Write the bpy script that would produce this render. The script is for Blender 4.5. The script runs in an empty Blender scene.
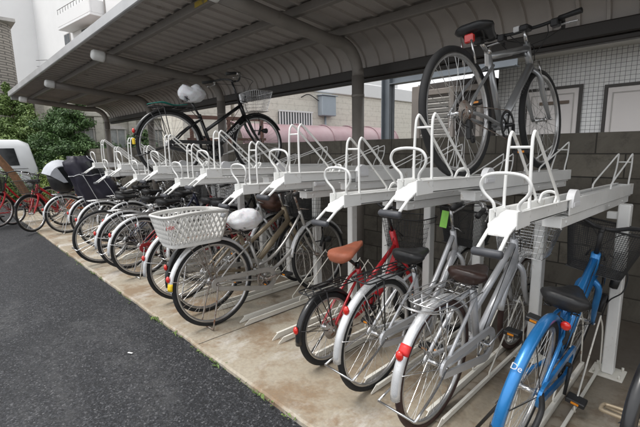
import bpy, math, random
from mathutils import Vector, Matrix, Euler, noise
R_ = math.radians
random.seed(7)
sc = bpy.context.scene
col = sc.collection
PI = math.pi

# ------------------------------------------------------------------ materials
def newmat(name):
    m = bpy.data.materials.new(name); m.use_nodes = True
    nt = m.node_tree; b = nt.nodes['Principled BSDF']
    return m, nt, b
def node(nt, t, **kw):
    n = nt.nodes.new(t)
    for k, v in kw.items():
        if k in n.inputs: n.inputs[k].default_value = v
        else: setattr(n, k, v)
    return n
def mix(nt, fac, a, b):
    n = nt.nodes.new('ShaderNodeMix'); n.data_type = 'RGBA'
    for i, v in ((0, fac), (6, a), (7, b)):
        if hasattr(v, 'is_output'): nt.links.new(v, n.inputs[i])
        elif v is not None: n.inputs[i].default_value = v if i == 0 else (*v[:3], 1)
    return n.outputs[2]
def ramp(nt, src, stops):
    n = nt.nodes.new('ShaderNodeValToRGB'); e = n.color_ramp.elements
    while len(e) < len(stops): e.new(0.5)
    for el, (p, c) in zip(e, stops):
        el.position = p; el.color = (c, c, c, 1) if isinstance(c, (int, float)) else (*c, 1)
    nt.links.new(src, n.inputs[0]); return n.outputs[0]
def nz(nt, scale, detail=4, rough=.6, coords='Object', dist=0, scl=None):
    tc = nt.nodes.new('ShaderNodeTexCoord')
    src = tc.outputs[coords]
    if scl:
        mp = nt.nodes.new('ShaderNodeMapping'); mp.inputs['Scale'].default_value = scl
        nt.links.new(src, mp.inputs[0]); src = mp.outputs[0]
    n = node(nt, 'ShaderNodeTexNoise', Scale=scale, Detail=detail, Roughness=rough, Distortion=dist)
    nt.links.new(src, n.inputs['Vector']); return n.outputs['Fac']
def bump(nt, b, h, strength=.3, dist=.01):
    n = node(nt, 'ShaderNodeBump', Strength=strength, Distance=dist)
    nt.links.new(h, n.inputs['Height']); nt.links.new(n.outputs[0], b.inputs['Normal'])
def simple(name, c, rough=.5, metal=0, var=.15, scale=8, dirt=None, dirt_amt=.45, dirt_scale=20, bmp=0, rvar=.12, coat=0, rust=0):
    m, nt, b = newmat(name)
    f = nz(nt, scale)
    lo = tuple(x*(1-var) for x in c); hi = tuple(min(1, x*(1+var)) for x in c)
    o = mix(nt, ramp(nt, f, [(.3, 0.), (.7, 1.)]), lo, hi)
    if dirt:
        d = ramp(nt, nz(nt, dirt_scale, 6, .7), [(1-dirt_amt, 0.), (min(1, 1-dirt_amt+.12), 1.)])
        o = mix(nt, d, o, dirt)
        if metal:
            mm = node(nt, 'ShaderNodeMath', operation='MULTIPLY_ADD'); nt.links.new(d, mm.inputs[0])
            mm.inputs[1].default_value = -metal; mm.inputs[2].default_value = metal
            nt.links.new(mm.outputs[0], b.inputs['Metallic'])
    nt.links.new(o, b.inputs['Base Color'])
    r = node(nt, 'ShaderNodeMapRange'); nt.links.new(f, r.inputs[0])
    r.inputs[3].default_value = max(.02, rough-rvar); r.inputs[4].default_value = min(1, rough+rvar)
    nt.links.new(r.outputs[0], b.inputs['Roughness'])
    if rust:
        o = mix(nt, ramp(nt, nz(nt, rust, 7, .8, scl=(1, 1, .5)), [(.635, 0.), (.675, .9)]), o, (.20,.085,.03)); nt.links.new(o, b.inputs['Base Color'])
    if metal and not dirt: b.inputs['Metallic'].default_value = metal
    if coat: b.inputs['Coat Weight'].default_value = coat; b.inputs['Coat Roughness'].default_value = .15
    if bmp: bump(nt, b, nz(nt, scale*6, 3), bmp, .003)
    return m
MT = {}
MT['tyre'] = simple('tyre_rubber', (.016,.016,.017), .75, 0, .3, 15, dirt=(.05,.045,.04), dirt_amt=.36, bmp=.2)
MT['tyre_brown'] = simple('tyre_brown_rubber', (.045,.022,.018), .7, 0, .3, 15, bmp=.2)
MT['alloy'] = simple('rim_alloy', (.58,.58,.58), .33, .9, .15, 12, dirt=(.2,.16,.12), dirt_amt=.36, dirt_scale=30)
MT['chrome'] = simple('dull_chrome', (.62,.62,.62), .25, .95, .15, 12, dirt=(.18,.10,.06), dirt_amt=.38, dirt_scale=45)
MT['rusty'] = simple('rusty_steel', (.36,.33,.30), .5, .6, .25, 20, dirt=(.15,.055,.02), dirt_amt=.50, dirt_scale=35)
MT['worn'] = simple('worn_silver_frame', (.50,.49,.47), .33, .5, .12, 12, dirt=(.13,.06,.03), dirt_amt=.37, dirt_scale=22)
MT['spoke'] = simple('spoke_steel', (.55,.55,.54), .35, .8, .2, 20, dirt=(.22,.14,.09), dirt_amt=.42, dirt_scale=20)
MT['silver'] = simple('silver_paint', (.68,.69,.70), .3, .35, .03, 3, coat=.3, rvar=.03, dirt=(.22,.20,.17), dirt_amt=.30, dirt_scale=30)
MT['alloyframe'] = simple('brushed_grey_frame', (.40,.41,.42), .3, .6, .03, 3, coat=.3, rvar=.03)
MT['greysilver'] = simple('grey_silver_paint', (.62,.63,.65), .32, .32, .03, 3, coat=.3, rvar=.03, dirt=(.20,.18,.15), dirt_amt=.31, dirt_scale=30)
MT['fender'] = simple('fender_steel', (.72,.73,.74), .28, .4, .1, 8, dirt=(.3,.27,.22), dirt_amt=.36, dirt_scale=25)
MT['black'] = simple('black_paint', (.012,.012,.013), .3, 0, .3, 8, coat=.5)
MT['plastic'] = simple('black_plastic', (.02,.02,.021), .5, 0, .3, 20, bmp=.1)
MT['greyplastic'] = simple('grey_plastic', (.06,.062,.07), .5, 0, .2, 20)
MT['red'] = simple('red_paint', (.50,.012,.02), .3, .1, .12, 6, coat=.5)
MT['darkred'] = simple('dark_red_paint', (.33,.02,.025), .35, .1, .12, 6, coat=.4)
MT['orange'] = simple('orange_paint', (.62,.14,.02), .35, 0, .12, 6, coat=.4)
MT['blue'] = simple('blue_metallic_paint', (.025,.22,.56), .3, .35, .12, 6, coat=.6)
MT['navy'] = simple('navy_paint', (.03,.035,.07), .35, .2, .2, 6, coat=.4)
MT['beige'] = simple('champagne_paint', (.33,.27,.19), .38, .4, .12, 10, dirt=(.14,.08,.05), dirt_amt=.36, dirt_scale=30)
MT['chaincase'] = simple('aged_silver_plate', (.42,.41,.39), .42, .4, .12, 10, dirt=(.17,.11,.07), dirt_amt=.40, dirt_scale=28)
MT['saddle_black'] = simple('black_vinyl', (.018,.018,.019), .42, 0, .3, 15, bmp=.25)
MT['saddle_brown'] = simple('dark_brown_vinyl', (.035,.018,.014), .38, 0, .3, 15, bmp=.25)
MT['saddle_tan'] = simple('tan_leather', (.42,.13,.07), .5, 0, .15, 15, bmp=.2)
MT['bag'] = simple('white_plastic_bag', (.84,.85,.88), .33, 0, .05, 9)
nt = MT['bag'].node_tree; b = nt.nodes['Principled BSDF']
wv = node(nt, 'ShaderNodeTexNoise', Scale=13., Detail=3., Distortion=2.5); tc = nt.nodes.new('ShaderNodeTexCoord'); nt.links.new(tc.outputs['Object'], wv.inputs['Vector'])
ab = node(nt, 'ShaderNodeMath', operation='PINGPONG'); nt.links.new(wv.outputs['Fac'], ab.inputs[0]); ab.inputs[1].default_value = .12
bump(nt, b, ab.outputs[0], .35, .02)
b.inputs['Subsurface Weight'].default_value = .15
MT['basket_white'] = simple('white_plastic', (.70,.69,.66), .45, 0, .07, 9, dirt=(.42,.38,.31), dirt_amt=.37, dirt_scale=14)
MT['redlens'] = simple('red_lens', (.62,.02,.012), .15, 0, .1, 30, coat=.8)
MT['amber'] = simple('amber_lens', (.8,.28,.02), .2, 0, .1, 30)
MT['yellow'] = simple('yellow_tape', (.8,.55,.02), .45, 0, .1, 30)
MT['tag'] = simple('green_paper_tag', (.32,.72,.13), .7, 0, .08, 30)
MT['brownbag'] = simple('brown_vinyl_cover', (.085,.038,.025), .5, 0, .25, 10, bmp=.3)
MT['hood_grey'] = simple('pale_grey_fabric', (.48,.50,.54), .6, 0, .08, 12, bmp=.3)
MT['cover_navy'] = simple('navy_nylon', (.020,.018,.032), .5, 0, .25, 7, bmp=.3)
MT['window_film'] = simple('dark_clear_film', (.02,.022,.024), .12, 0, .2, 7)
MT['piping'] = simple('grey_piping', (.55,.56,.58), .5)
MT['rackwhite'] = simple('white_rack_paint', (.84,.84,.82), .42, 0, .05, 5, dirt=(.46,.38,.28), dirt_amt=.38, dirt_scale=11, coat=.15, rust=9)
MT['railwhite'] = simple('worn_rail_paint', (.80,.78,.71), .5, 0, .06, 5, dirt=(.44,.34,.22), dirt_amt=.38, dirt_scale=7, rust=11)
MT['raildirt'] = simple('dirty_rail_floor', (.27,.235,.19), .75, 0, .2, 5, dirt=(.16,.12,.08), dirt_amt=.5, dirt_scale=9)
MT['capgrey'] = simple('pale_plastic_cap', (.76,.76,.77), .5, 0, .05, 5)
MT['shelter'] = simple('shelter_brown_grey', (.22,.20,.18), .5, .1, .12, 4, dirt=(.16,.14,.12), dirt_amt=.36, dirt_scale=5)
MT['sheltersheet'] = simple('roof_sheet_underside', (.42,.385,.355), .5, .1, .10, 1.5, dirt=(.28,.25,.22), dirt_amt=.40, dirt_scale=3)
MT['gutter'] = simple('dark_gutter', (.04,.035,.031), .5, .1, .15, 4)
MT['fascia'] = simple('fascia_grey', (.5,.5,.5), .4, .3, .1, 3)
MT['capend'] = simple('beam_end_cap', (.72,.72,.70), .5, 0, .08, 6)
MT['post_brown'] = simple('weathered_wood', (.24,.13,.07), .8, 0, .3, 12, bmp=.5)

# asphalt
m, nt, b = newmat('asphalt')
tc = nt.nodes.new('ShaderNodeTexCoord')
def vor(sc_, rnd=1.):
    v = node(nt, 'ShaderNodeTexVoronoi', Scale=sc_, Randomness=rnd); nt.links.new(tc.outputs['Object'], v.inputs['Vector'])
    sp_ = nt.nodes.new('ShaderNodeSeparateColor'); nt.links.new(v.outputs['Color'], sp_.inputs[0]); return sp_.outputs[0], v.outputs['Distance']
c1, d1 = vor(112.); c2, d2 = vor(180.); c3, d3 = vor(80.)
a1 = ramp(nt, c1, [(.0, (.002,.0022,.003)), (.45, (.006,.0066,.009)), (.72, (.026,.028,.034)), (.9, (.066,.069,.078)), (1., (.24,.24,.25))])
a2 = ramp(nt, c2, [(.0, (.002,.0023,.003)), (.55, (.007,.008,.010)), (.85, (.038,.041,.048)), (1., (.13,.13,.14))])
base = mix(nt, .45, a1, a2)
base = mix(nt, ramp(nt, c3, [(.88, 0.), (.98, .4)]), base, (.085,.085,.09))
wide = nz(nt, .55, 5, .65, dist=.8)
base = mix(nt, ramp(nt, wide, [(.35, .5), (.62, .12)]), base, (.012,.013,.015))
pat = ramp(nt, nz(nt, .8, 5, .62, dist=.7, scl=(.7, 1.5, 1)), [(.54, 0.), (.66, 1.)])
fine = ramp(nt, nz(nt, 22, 5, .75), [(.38, 0.), (.56, 1.)])
mm = node(nt, 'ShaderNodeMath', operation='MULTIPLY'); nt.links.new(pat, mm.inputs[0]); nt.links.new(fine, mm.inputs[1])
m3 = node(nt, 'ShaderNodeMath', operation='MULTIPLY'); nt.links.new(mm.outputs[0], m3.inputs[0]); m3.inputs[1].default_value = .36
base = mix(nt, m3.outputs[0], base, (.115,.115,.115))
nt.links.new(base, b.inputs['Base Color']); b.inputs['Roughness'].default_value = .7
bump(nt, b, c1, .8, .007)
MT['asphalt'] = m
# concrete slab
m, nt, b = newmat('stained_concrete')
f1 = nz(nt, .8, 6, .6, dist=.2); f2 = nz(nt, 2.6, 7, .72, dist=.25); f3 = nz(nt, 45, 4)
o = mix(nt, ramp(nt, f1, [(.35, 0.), (.62, 1.)]), (.35,.29,.21), (.43,.39,.315))
o = mix(nt, ramp(nt, f2, [(.48, 0.), (.60, .85)]), o, (.25,.17,.10))
o = mix(nt, ramp(nt, nz(nt, 2.1, 6, .7, dist=.2, scl=(1, .6, 1)), [(.54, 0.), (.66, .7)]), o, (.60,.58,.54))
o = mix(nt, ramp(nt, nz(nt, 5, 6, .75, dist=.1), [(.58, 0.), (.70, .6)]), o, (.24,.135,.065))
o = mix(nt, ramp(nt, nz(nt, 1.4, 7, .75, dist=.3), [(.58, 0.), (.70, .5)]), o, (.15,.12,.09))
o = mix(nt, ramp(nt, f3, [(.35, .25), (.6, 0.)]), o, (.15,.13,.11))
# slab colour darkens towards the back, along the block wall
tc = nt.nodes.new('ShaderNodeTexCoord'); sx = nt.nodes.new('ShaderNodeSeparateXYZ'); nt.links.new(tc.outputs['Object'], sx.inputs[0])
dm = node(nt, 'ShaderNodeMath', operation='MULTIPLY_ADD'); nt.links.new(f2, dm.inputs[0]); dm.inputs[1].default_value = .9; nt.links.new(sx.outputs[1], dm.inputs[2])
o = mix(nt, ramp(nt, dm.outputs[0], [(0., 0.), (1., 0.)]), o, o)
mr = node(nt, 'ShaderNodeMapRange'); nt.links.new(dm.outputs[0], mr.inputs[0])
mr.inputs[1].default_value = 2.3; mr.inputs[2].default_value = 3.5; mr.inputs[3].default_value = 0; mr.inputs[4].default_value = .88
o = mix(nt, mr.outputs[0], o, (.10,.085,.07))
nt.links.new(o, b.inputs['Base Color'])
rr = node(nt, 'ShaderNodeMapRange'); nt.links.new(f2, rr.inputs[0]); rr.inputs[3].default_value = .4; rr.inputs[4].default_value = .85
nt.links.new(rr.outputs[0], b.inputs['Roughness'])
bump(nt, b, f3, .15, .004)
MT['concrete'] = m
# earth
MT['earth'] = simple('earth', (.09,.08,.06), .95, 0, .3, 2, dirt=(.05,.07,.025), dirt_amt=.5, dirt_scale=1.5, bmp=.5)
# concrete block wall: individual faces coloured by mortar brick texture
def brickmat(name, c1, c2, mortar, bw, rh, ms, stain, axis='x', rough=.85, bump_s=.5, stain_amt=.5, offset=.5, stain_scale=1.3):
    m, nt, b = newmat(name)
    tc = nt.nodes.new('ShaderNodeTexCoord'); sx = nt.nodes.new('ShaderNodeSeparateXYZ'); nt.links.new(tc.outputs['Object'], sx.inputs[0])
    cb = nt.nodes.new('ShaderNodeCombineXYZ'); nt.links.new(sx.outputs[0 if axis == 'x' else 1], cb.inputs[0]); nt.links.new(sx.outputs[2], cb.inputs[1])
    br = node(nt, 'ShaderNodeTexBrick', Scale=1.0); br.offset = offset
    br.inputs['Color1'].default_value = (*c1, 1); br.inputs['Color2'].default_value = (*c2, 1); br.inputs['Mortar'].default_value = (*mortar, 1)
    br.inputs['Brick Width'].default_value = bw; br.inputs['Row Height'].default_value = rh; br.inputs['Mortar Size'].default_value = ms
    br.inputs['Mortar Smooth'].default_value = .2
    nt.links.new(cb.outputs[0], br.inputs['Vector'])
    o = br.outputs['Color']
    if stain:
        o = mix(nt, ramp(nt, nz(nt, stain_scale, 7, .7, dist=.6, scl=(1, 1, .45)), [(stain_amt-.12, 0.), (stain_amt+.15, .85)]), o, stain)
        o = mix(nt, ramp(nt, nz(nt, 9, 6, .75), [(.5, 0.), (.72, .6)]), o, tuple(x*.55 for x in stain))
    nt.links.new(o, b.inputs['Base Color']); b.inputs['Roughness'].default_value = rough
    inv = node(nt, 'ShaderNodeMath', operation='SUBTRACT'); inv.inputs[0].default_value = 1; nt.links.new(br.outputs['Fac'], inv.inputs[1])
    bump(nt, b, inv.outputs[0], bump_s, .006)
    return m
MT['block'] = brickmat('block_wall', (.23,.21,.172), (.15,.137,.115), (.04,.037,.032), .4, .19, .006, (.07,.060,.047))
MT['tile'] = brickmat('white_tile', (.84,.84,.83), (.77,.77,.77), (.05,.05,.05), .051, .051, .0022, None, rough=.25, bump_s=.3, offset=0)
MT['siding'] = brickmat('beige_siding', (.74,.70,.62), (.72,.68,.60), (.56,.52,.45), 300., .175, .006, (.66,.61,.53), axis='y', rough=.6, stain_amt=.68, stain_scale=.5)
MT['siding_old'] = brickmat('old_cream_render', (.47,.45,.40), (.44,.42,.37), (.33,.31,.27), 2.4, .6, .012, (.33,.31,.27), axis='y', rough=.8, stain_amt=.58)
MT['towerbrick'] = brickmat('grey_brown_brick', (.36,.33,.295), (.31,.285,.255), (.13,.12,.11), .5, .105, .02, None, axis='y', rough=.8, bump_s=.8)
MT['whitewall'] = simple('white_render', (.80,.80,.80), .7, 0, .03, .5, dirt=(.66,.65,.62), dirt_amt=.33, dirt_scale=.7)
MT['soffit'] = simple('soffit_board', (.82,.80,.78), .6, 0, .04, 1)
MT['door'] = simple('door_panel', (.74,.70,.68), .45, 0, .03, 2)
MT['frame_dark'] = simple('dark_frame', (.05,.045,.04), .45)
MT['frame_grey'] = simple('pale_frame', (.42,.40,.38), .45)
MT['steel'] = simple('blue_grey_steel', (.17,.19,.21), .45, .2, .12, 3)
MT['louver'] = simple('taupe_louver', (.36,.32,.29), .5, .1, .06, 3)
MT['elbox'] = simple('grey_blue_box', (.36,.41,.46), .45, .1, .05, 5)
MT['glass'] = simple('window_glass', (.07,.085,.095), .08, 0, .4, 1)
MT['roof_red'] = simple('red_brown_roof', (.23,.07,.05), .6, 0, .2, 4)
MT['vanwhite'] = simple('van_paint', (.60,.61,.62), .25, 0, .03, 2, coat=.6)
MT['rail_brown'] = simple('brown_rail', (.12,.06,.045), .6)
m, nt, b = newmat('pink_acrylic')
o = mix(nt, ramp(nt, nz(nt, 1.2, 4), [(.35, 0.), (.7, 1.)]), (.40,.26,.28), (.50,.38,.40))
nt.links.new(o, b.inputs['Base Color']); b.inputs['Roughness'].default_value = .3; b.inputs['Alpha'].default_value = .88
MT['pink'] = m
def leafmat(name, a, c, trans=.2):
    m, nt, b = newmat(name)
    g = nt.nodes.new('ShaderNodeNewGeometry')
    o = mix(nt, g.outputs['Random Per Island'], a, c)
    o = mix(nt, ramp(nt, nz(nt, 1.6, 3), [(.4, 0.), (.65, .7)]), o, tuple(x*1.35 for x in c))
    nt.links.new(o, b.inputs['Base Color']); b.inputs['Roughness'].default_value = .55
    b.inputs['Transmission Weight'].default_value = 0
    return m
MT['leaf_dark'] = leafmat('leaf_dark', (.028,.065,.02), (.075,.14,.04))
MT['leaf_mid'] = leafmat('leaf_mid', (.06,.11,.028), (.16,.23,.065))
MT['leaf_light'] = leafmat('leaf_light', (.09,.15,.03), (.21,.28,.06))
MT['bark'] = simple('bark', (.09,.065,.045), .9, 0, .3, 14, bmp=.6)
MT['textwhite'] = simple('lettering_white', (.8,.8,.8), .5)
MT['textblack'] = simple('lettering_black', (.015,.015,.015), .5)
MT['textred'] = simple('lettering_red', (.6,.03,.03), .5)

# ------------------------------------------------------------------ mesh builder
class MB:
    def __init__(s): s.v = []; s.f = []; s.sm = []
    def add(s, vs, fs, smooth=True):
        n = len(s.v); s.v += [tuple(p) for p in vs]
        for f in fs: s.f.append(tuple(i+n for i in f)); s.sm.append(smooth)
        return s
    def box(s, x0, x1, y0, y1, z0, z1, M=None):
        vs = [(x, y, z) for x in (x0, x1) for y in (y0, y1) for z in (z0, z1)]
        if M: vs = [M @ Vector(p) for p in vs]
        return s.add(vs, [(0,1,3,2), (4,6,7,5), (0,4,5,1), (2,3,7,6), (0,2,6,4), (1,5,7,3)], False)
    def bbox(s, x0, x1, y0, y1, z0, z1, b=.006, M=None):      # chamfered box
        xs = (x0, x1); ys = (y0, y1); zs = (z0, z1); vs = []; idx = {}
        for i in (0,1):
            for j in (0,1):
                for k in (0,1):
                    sx, sy, sz = (1,-1)[i], (1,-1)[j], (1,-1)[k]
                    idx[i,j,k] = len(vs)
                    vs += [(xs[i], ys[j]+sy*b, zs[k]+sz*b), (xs[i]+sx*b, ys[j], zs[k]+sz*b), (xs[i]+sx*b, ys[j]+sy*b, zs[k])]
        if M: vs = [M @ Vector(p) for p in vs]
        F = []
        I = lambda i,j,k,a: idx[i,j,k]+a
        for i in (0,1):
            F.append((I(i,0,0,0), I(i,1,0,0), I(i,1,1,0), I(i,0,1,0)))
            F.append((I(0,i,0,1), I(1,i,0,1), I(1,i,1,1), I(0,i,1,1)))
            F.append((I(0,0,i,2), I(1,0,i,2), I(1,1,i,2), I(0,1,i,2)))
            for j in (0,1):
                F.append((I(i,j,0,0), I(i,j,1,0), I(i,j,1,1), I(i,j,0,1)))
                F.append((I(i,0,j,0), I(i,1,j,0), I(i,1,j,2), I(i,0,j,2)))
                F.append((I(0,i,j,1), I(1,i,j,1), I(1,i,j,2), I(0,i,j,2)))
                for k in (0,1): F.append((I(i,j,k,0), I(i,j,k,1), I(i,j,k,2)))
        return s.add(vs, F, False)
    def tube(s, pts, r, n=8, closed=False, cap=True, flat=1.0):
        P = [Vector(p) for p in pts]; m = len(P)
        if m < 2: return s
        rs = r if isinstance(r, (list, tuple)) else [r]*m
        T = []
        for i in range(m):
            if closed: t = P[(i+1) % m]-P[i-1]
            else: t = P[min(i+1, m-1)]-P[max(i-1, 0)]
            T.append(t.normalized() if t.length > 1e-9 else Vector((0,0,1)))
        a = Vector((0,0,1)) if abs(T[0].z) < .9 else Vector((1,0,0))
        N = (a-T[0]*a.dot(T[0])).normalized(); vs = []
        for i in range(m):
            N = (N-T[i]*N.dot(T[i])).normalized(); B = T[i].cross(N)
            for k in range(n):
                an = 2*PI*k/n; vs.append(P[i]+(N*math.cos(an)+B*math.sin(an)*flat)*rs[i])
        fs = []
        for i in range(m if closed else m-1):
            j = (i+1) % m
            for k in range(n): fs.append((i*n+k, i*n+(k+1) % n, j*n+(k+1) % n, j*n+k))
        if cap and not closed and n > 2: fs.append(tuple(range(n-1, -1, -1))); fs.append(tuple((m-1)*n+k for k in range(n)))
        return s.add(vs, fs, n > 4)
    def lathe(s, prof, c=(0,0,0), ax='x', n=24, a0=0, a1=2*PI, scale=(1,1,1)):   # prof: (radius, height along axis)
        vs = []; full = abs(a1-a0-2*PI) < 1e-6; nn = n if full else n+1
        for k in range(nn):
            an = a0+(a1-a0)*k/n; ca, sa = math.cos(an), math.sin(an)
            for (r, h) in prof:
                p = {'x': (h, r*ca, r*sa), 'y': (r*ca, h, r*sa), 'z': (r*ca, r*sa, h)}[ax]
                vs.append((c[0]+p[0]*scale[0], c[1]+p[1]*scale[1], c[2]+p[2]*scale[2]))
        m = len(prof); fs = []
        for k in range(n):
            j = (k+1) % nn
            for i in range(m-1): fs.append((k*m+i, k*m+i+1, j*m+i+1, j*m+i))
        return s.add(vs, fs)
    def ball(s, c, r, n=12, scale=(1,1,1)):
        return s.lathe([(max(1e-4, r*math.sin(PI*i/8)), r*math.cos(PI*i/8)) for i in range(9)], c, 'z', n, scale=scale)
    def plate(s, outer, inner, x0, x1):    # ring-shaped (or solid) plate in the YZ plane between x0 and x1
        n = len(outer)
        if inner:
            vs = [(x, *p) for x in (x0, x1) for ring in (outer, inner) for p in ring]; fs = []
            for i in range(n):
                j = (i+1) % n
                fs += [(i, j, n+j, n+i), (2*n+i, 3*n+i, 3*n+j, 2*n+j), (i, 2*n+i, 2*n+j, j), (n+i, n+j, 3*n+j, 3*n+i)]
        else:
            vs = [(x, *p) for x in (x0, x1) for p in outer]
            fs = [tuple(range(n-1, -1, -1)), tuple(range(n, 2*n))]
            for i in range(n): fs.append((i, (i+1) % n, n+(i+1) % n, n+i))
        return s.add(vs, fs, False)
    def loft(s, rings, smooth=True, caps=True):
        n = len(rings[0]); vs = [p for r in rings for p in r]; fs = []
        for i in range(len(rings)-1):
            for k in range(n): fs.append((i*n+k, i*n+(k+1) % n, (i+1)*n+(k+1) % n, (i+1)*n+k))
        if caps: fs += [tuple(range(n-1, -1, -1)), tuple((len(rings)-1)*n+k for k in range(n))]
        return s.add(vs, fs, smooth)
    def mesh(s, name, mat):
        me = bpy.data.meshes.new(name); me.from_pydata(s.v, [], s.f); me.validate()
        if len(me.polygons) == len(s.sm): me.polygons.foreach_set('use_smooth', s.sm)
        me.materials.append(MT[mat] if isinstance(mat, str) else mat); me.update(); return me
    def build(s, name, mat, parent=None, loc=None):
        return link(name, s.mesh(name, mat), parent, loc)
def link(name, me, parent=None, loc=None):
    o = bpy.data.objects.new(name, me); col.objects.link(o)
    if parent: o.parent = parent
    if loc: o.location = loc
    return o
def tag(o, label=None, cat=None, group=None, kind=None):
    if label: o['label'] = label
    if cat: o['category'] = cat
    if group: o['group'] = group
    if kind: o['kind'] = kind
    return o
def empty(name, loc=(0,0,0), rot=(0,0,0), **kw):
    o = bpy.data.objects.new(name, None); col.objects.link(o); o.location = loc; o.rotation_euler = rot
    o.empty_display_size = .1
    return tag(o, **kw)
def bez(p0, p1, p2, p3, n=10):
    out = []
    for i in range(n+1):
        t = i/n; u = 1-t
        out.append(tuple(u**3*a+3*u*u*t*b_+3*u*t*t*c+t**3*d for a, b_, c, d in zip(p0, p1, p2, p3)))
    return out
def smoothpath(pts, k=5):      # Catmull-Rom
    P = [Vector(p) for p in pts]; P = [P[0]*2-P[1]]+P+[P[-1]*2-P[-2]]; out = []
    for i in range(1, len(P)-2):
        for j in range(k):
            t = j/k; a, b_, c, d = P[i-1:i+3]
            out.append(.5*((2*b_)+(c-a)*t+(2*a-5*b_+4*c-d)*t*t+(3*b_-a-3*c+d)*t**3))
    out.append(P[-2]); return out
def textmesh(s, size, mat, extrude=.001):
    cu = bpy.data.curves.new('lettering', 'FONT'); cu.body = s; cu.size = size; cu.extrude = extrude
    cu.align_x = 'CENTER'; cu.align_y = 'CENTER'
    o = bpy.data.objects.new('lettering', cu); col.objects.link(o)
    dg = bpy.context.evaluated_depsgraph_get(); me = bpy.data.meshes.new_from_object(o.evaluated_get(dg))
    bpy.data.objects.remove(o); me.materials.clear(); me.materials.append(MT[mat]); return me

# ------------------------------------------------------------------ bicycle pieces
cache = {}
def wheel_meshes(R, tr, tyre, rim, spk, rear, nsp=36):
    key = (R, tr, tyre, rim, spk, rear)
    if key in cache: return cache[key]
    rc = R-tr; rr = rc-tr*.75
    t = MB(); t.lathe([(rc+tr*math.cos(a), tr*.95*math.sin(a)) for a in [2*PI*i/10 for i in range(11)]], ax='x', n=56)
    for k in range(0): pass
    r = MB(); w = tr*.62
    r.lathe([(rr+.006, -w), (rr-.010, -w*.95), (rr-.017, -w*.45), (rr-.017, w*.45), (rr-.010, w*.95), (rr+.006, w), (rr+.004, 0), (rr+.006, -w)], ax='x', n=56)
    h = MB(); fl = .022
    fr = .022
    h.lathe([(.006, -.055), (.006, -.036), (fr, -.034), (fr, -.030), (.013, -.026), (.013, .026), (fr, .030), (fr, .034), (.006, .036), (.006, .06)], ax='x', n=14)
    h.lathe([(.0001, -.062), (.010, -.062), (.010, -.05), (.0001, -.05)], ax='x', n=8); h.lathe([(.0001, .068), (.010, .068), (.010, .055), (.0001, .055)], ax='x', n=8)
    s = MB()
    for k in range(nsp):
        side = 1 if k % 2 else -1; grp = 1 if (k//2) % 2 else -1
        ar = 2*PI*k/nsp; ah = ar+grp*1.15
        s.tube([(side*.032, fr*math.cos(ah), fr*math.sin(ah)), (side*.003, (rr-.012)*math.cos(ar), (rr-.012)*math.sin(ar))], .00125, 3, cap=False)
    out = dict(rim=r.mesh('rim', rim), tyre=t.mesh('tyre', tyre), hub=h.mesh('hub', 'chrome' if spk != 'rusty' else 'rusty'), spokes=s.mesh('spokes', spk))
    if rear:
        c = MB()
        if rear == 'cassette':
            for i, q in enumerate((.062, .056, .050, .044, .038, .032)):
                c.lathe([(.012, .036+i*.005), (q, .036+i*.005), (q, .0385+i*.005), (.012, .0385+i*.005)], ax='x', n=26)
            out['sprocket'] = c.mesh('sprocket', 'rusty')
        elif rear == 'drum':
            c.lathe([(.01, -.05), (.042, -.05), (.045, -.044), (.045, -.036), (.02, -.034)], ax='x', n=22)
            out['drum_brake'] = c.mesh('drum_brake', 'chrome')
    cache[key] = out; return out
def add_wheel(parent, y, R, tr, tyre, rim, spk, rear=None, steer=0):
    ms = wheel_meshes(R, tr, tyre, rim, spk, rear)
    w = link('wheel', ms['rim'], parent, (0, y, R)); w.rotation_euler = (random.random()*6, 0, 0)
    for k in ms:
        if k != 'rim': link(k, ms[k], w)
    return w
def fender_mesh(R, a0, a1, w=.047, mat='fender', y=0, n=26, gap=.016):
    f = MB(); rings = []
    prof = [(-w/2, -.012), (-w/2*.82, .003), (-w/2*.4, .009), (0, .011), (w/2*.4, .009), (w/2*.82, .003), (w/2, -.012)]
    pr2 = [(x*.94, r-.003) for x, r in prof[::-1]]
    for i in range(n+1):
        a = a0+(a1-a0)*i/n
        rings.append([(x, y+(R+gap+r)*math.cos(a), R+(R+gap+r)*math.sin(a)) for x, r in prof+pr2])
    f.loft(rings); return f
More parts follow.
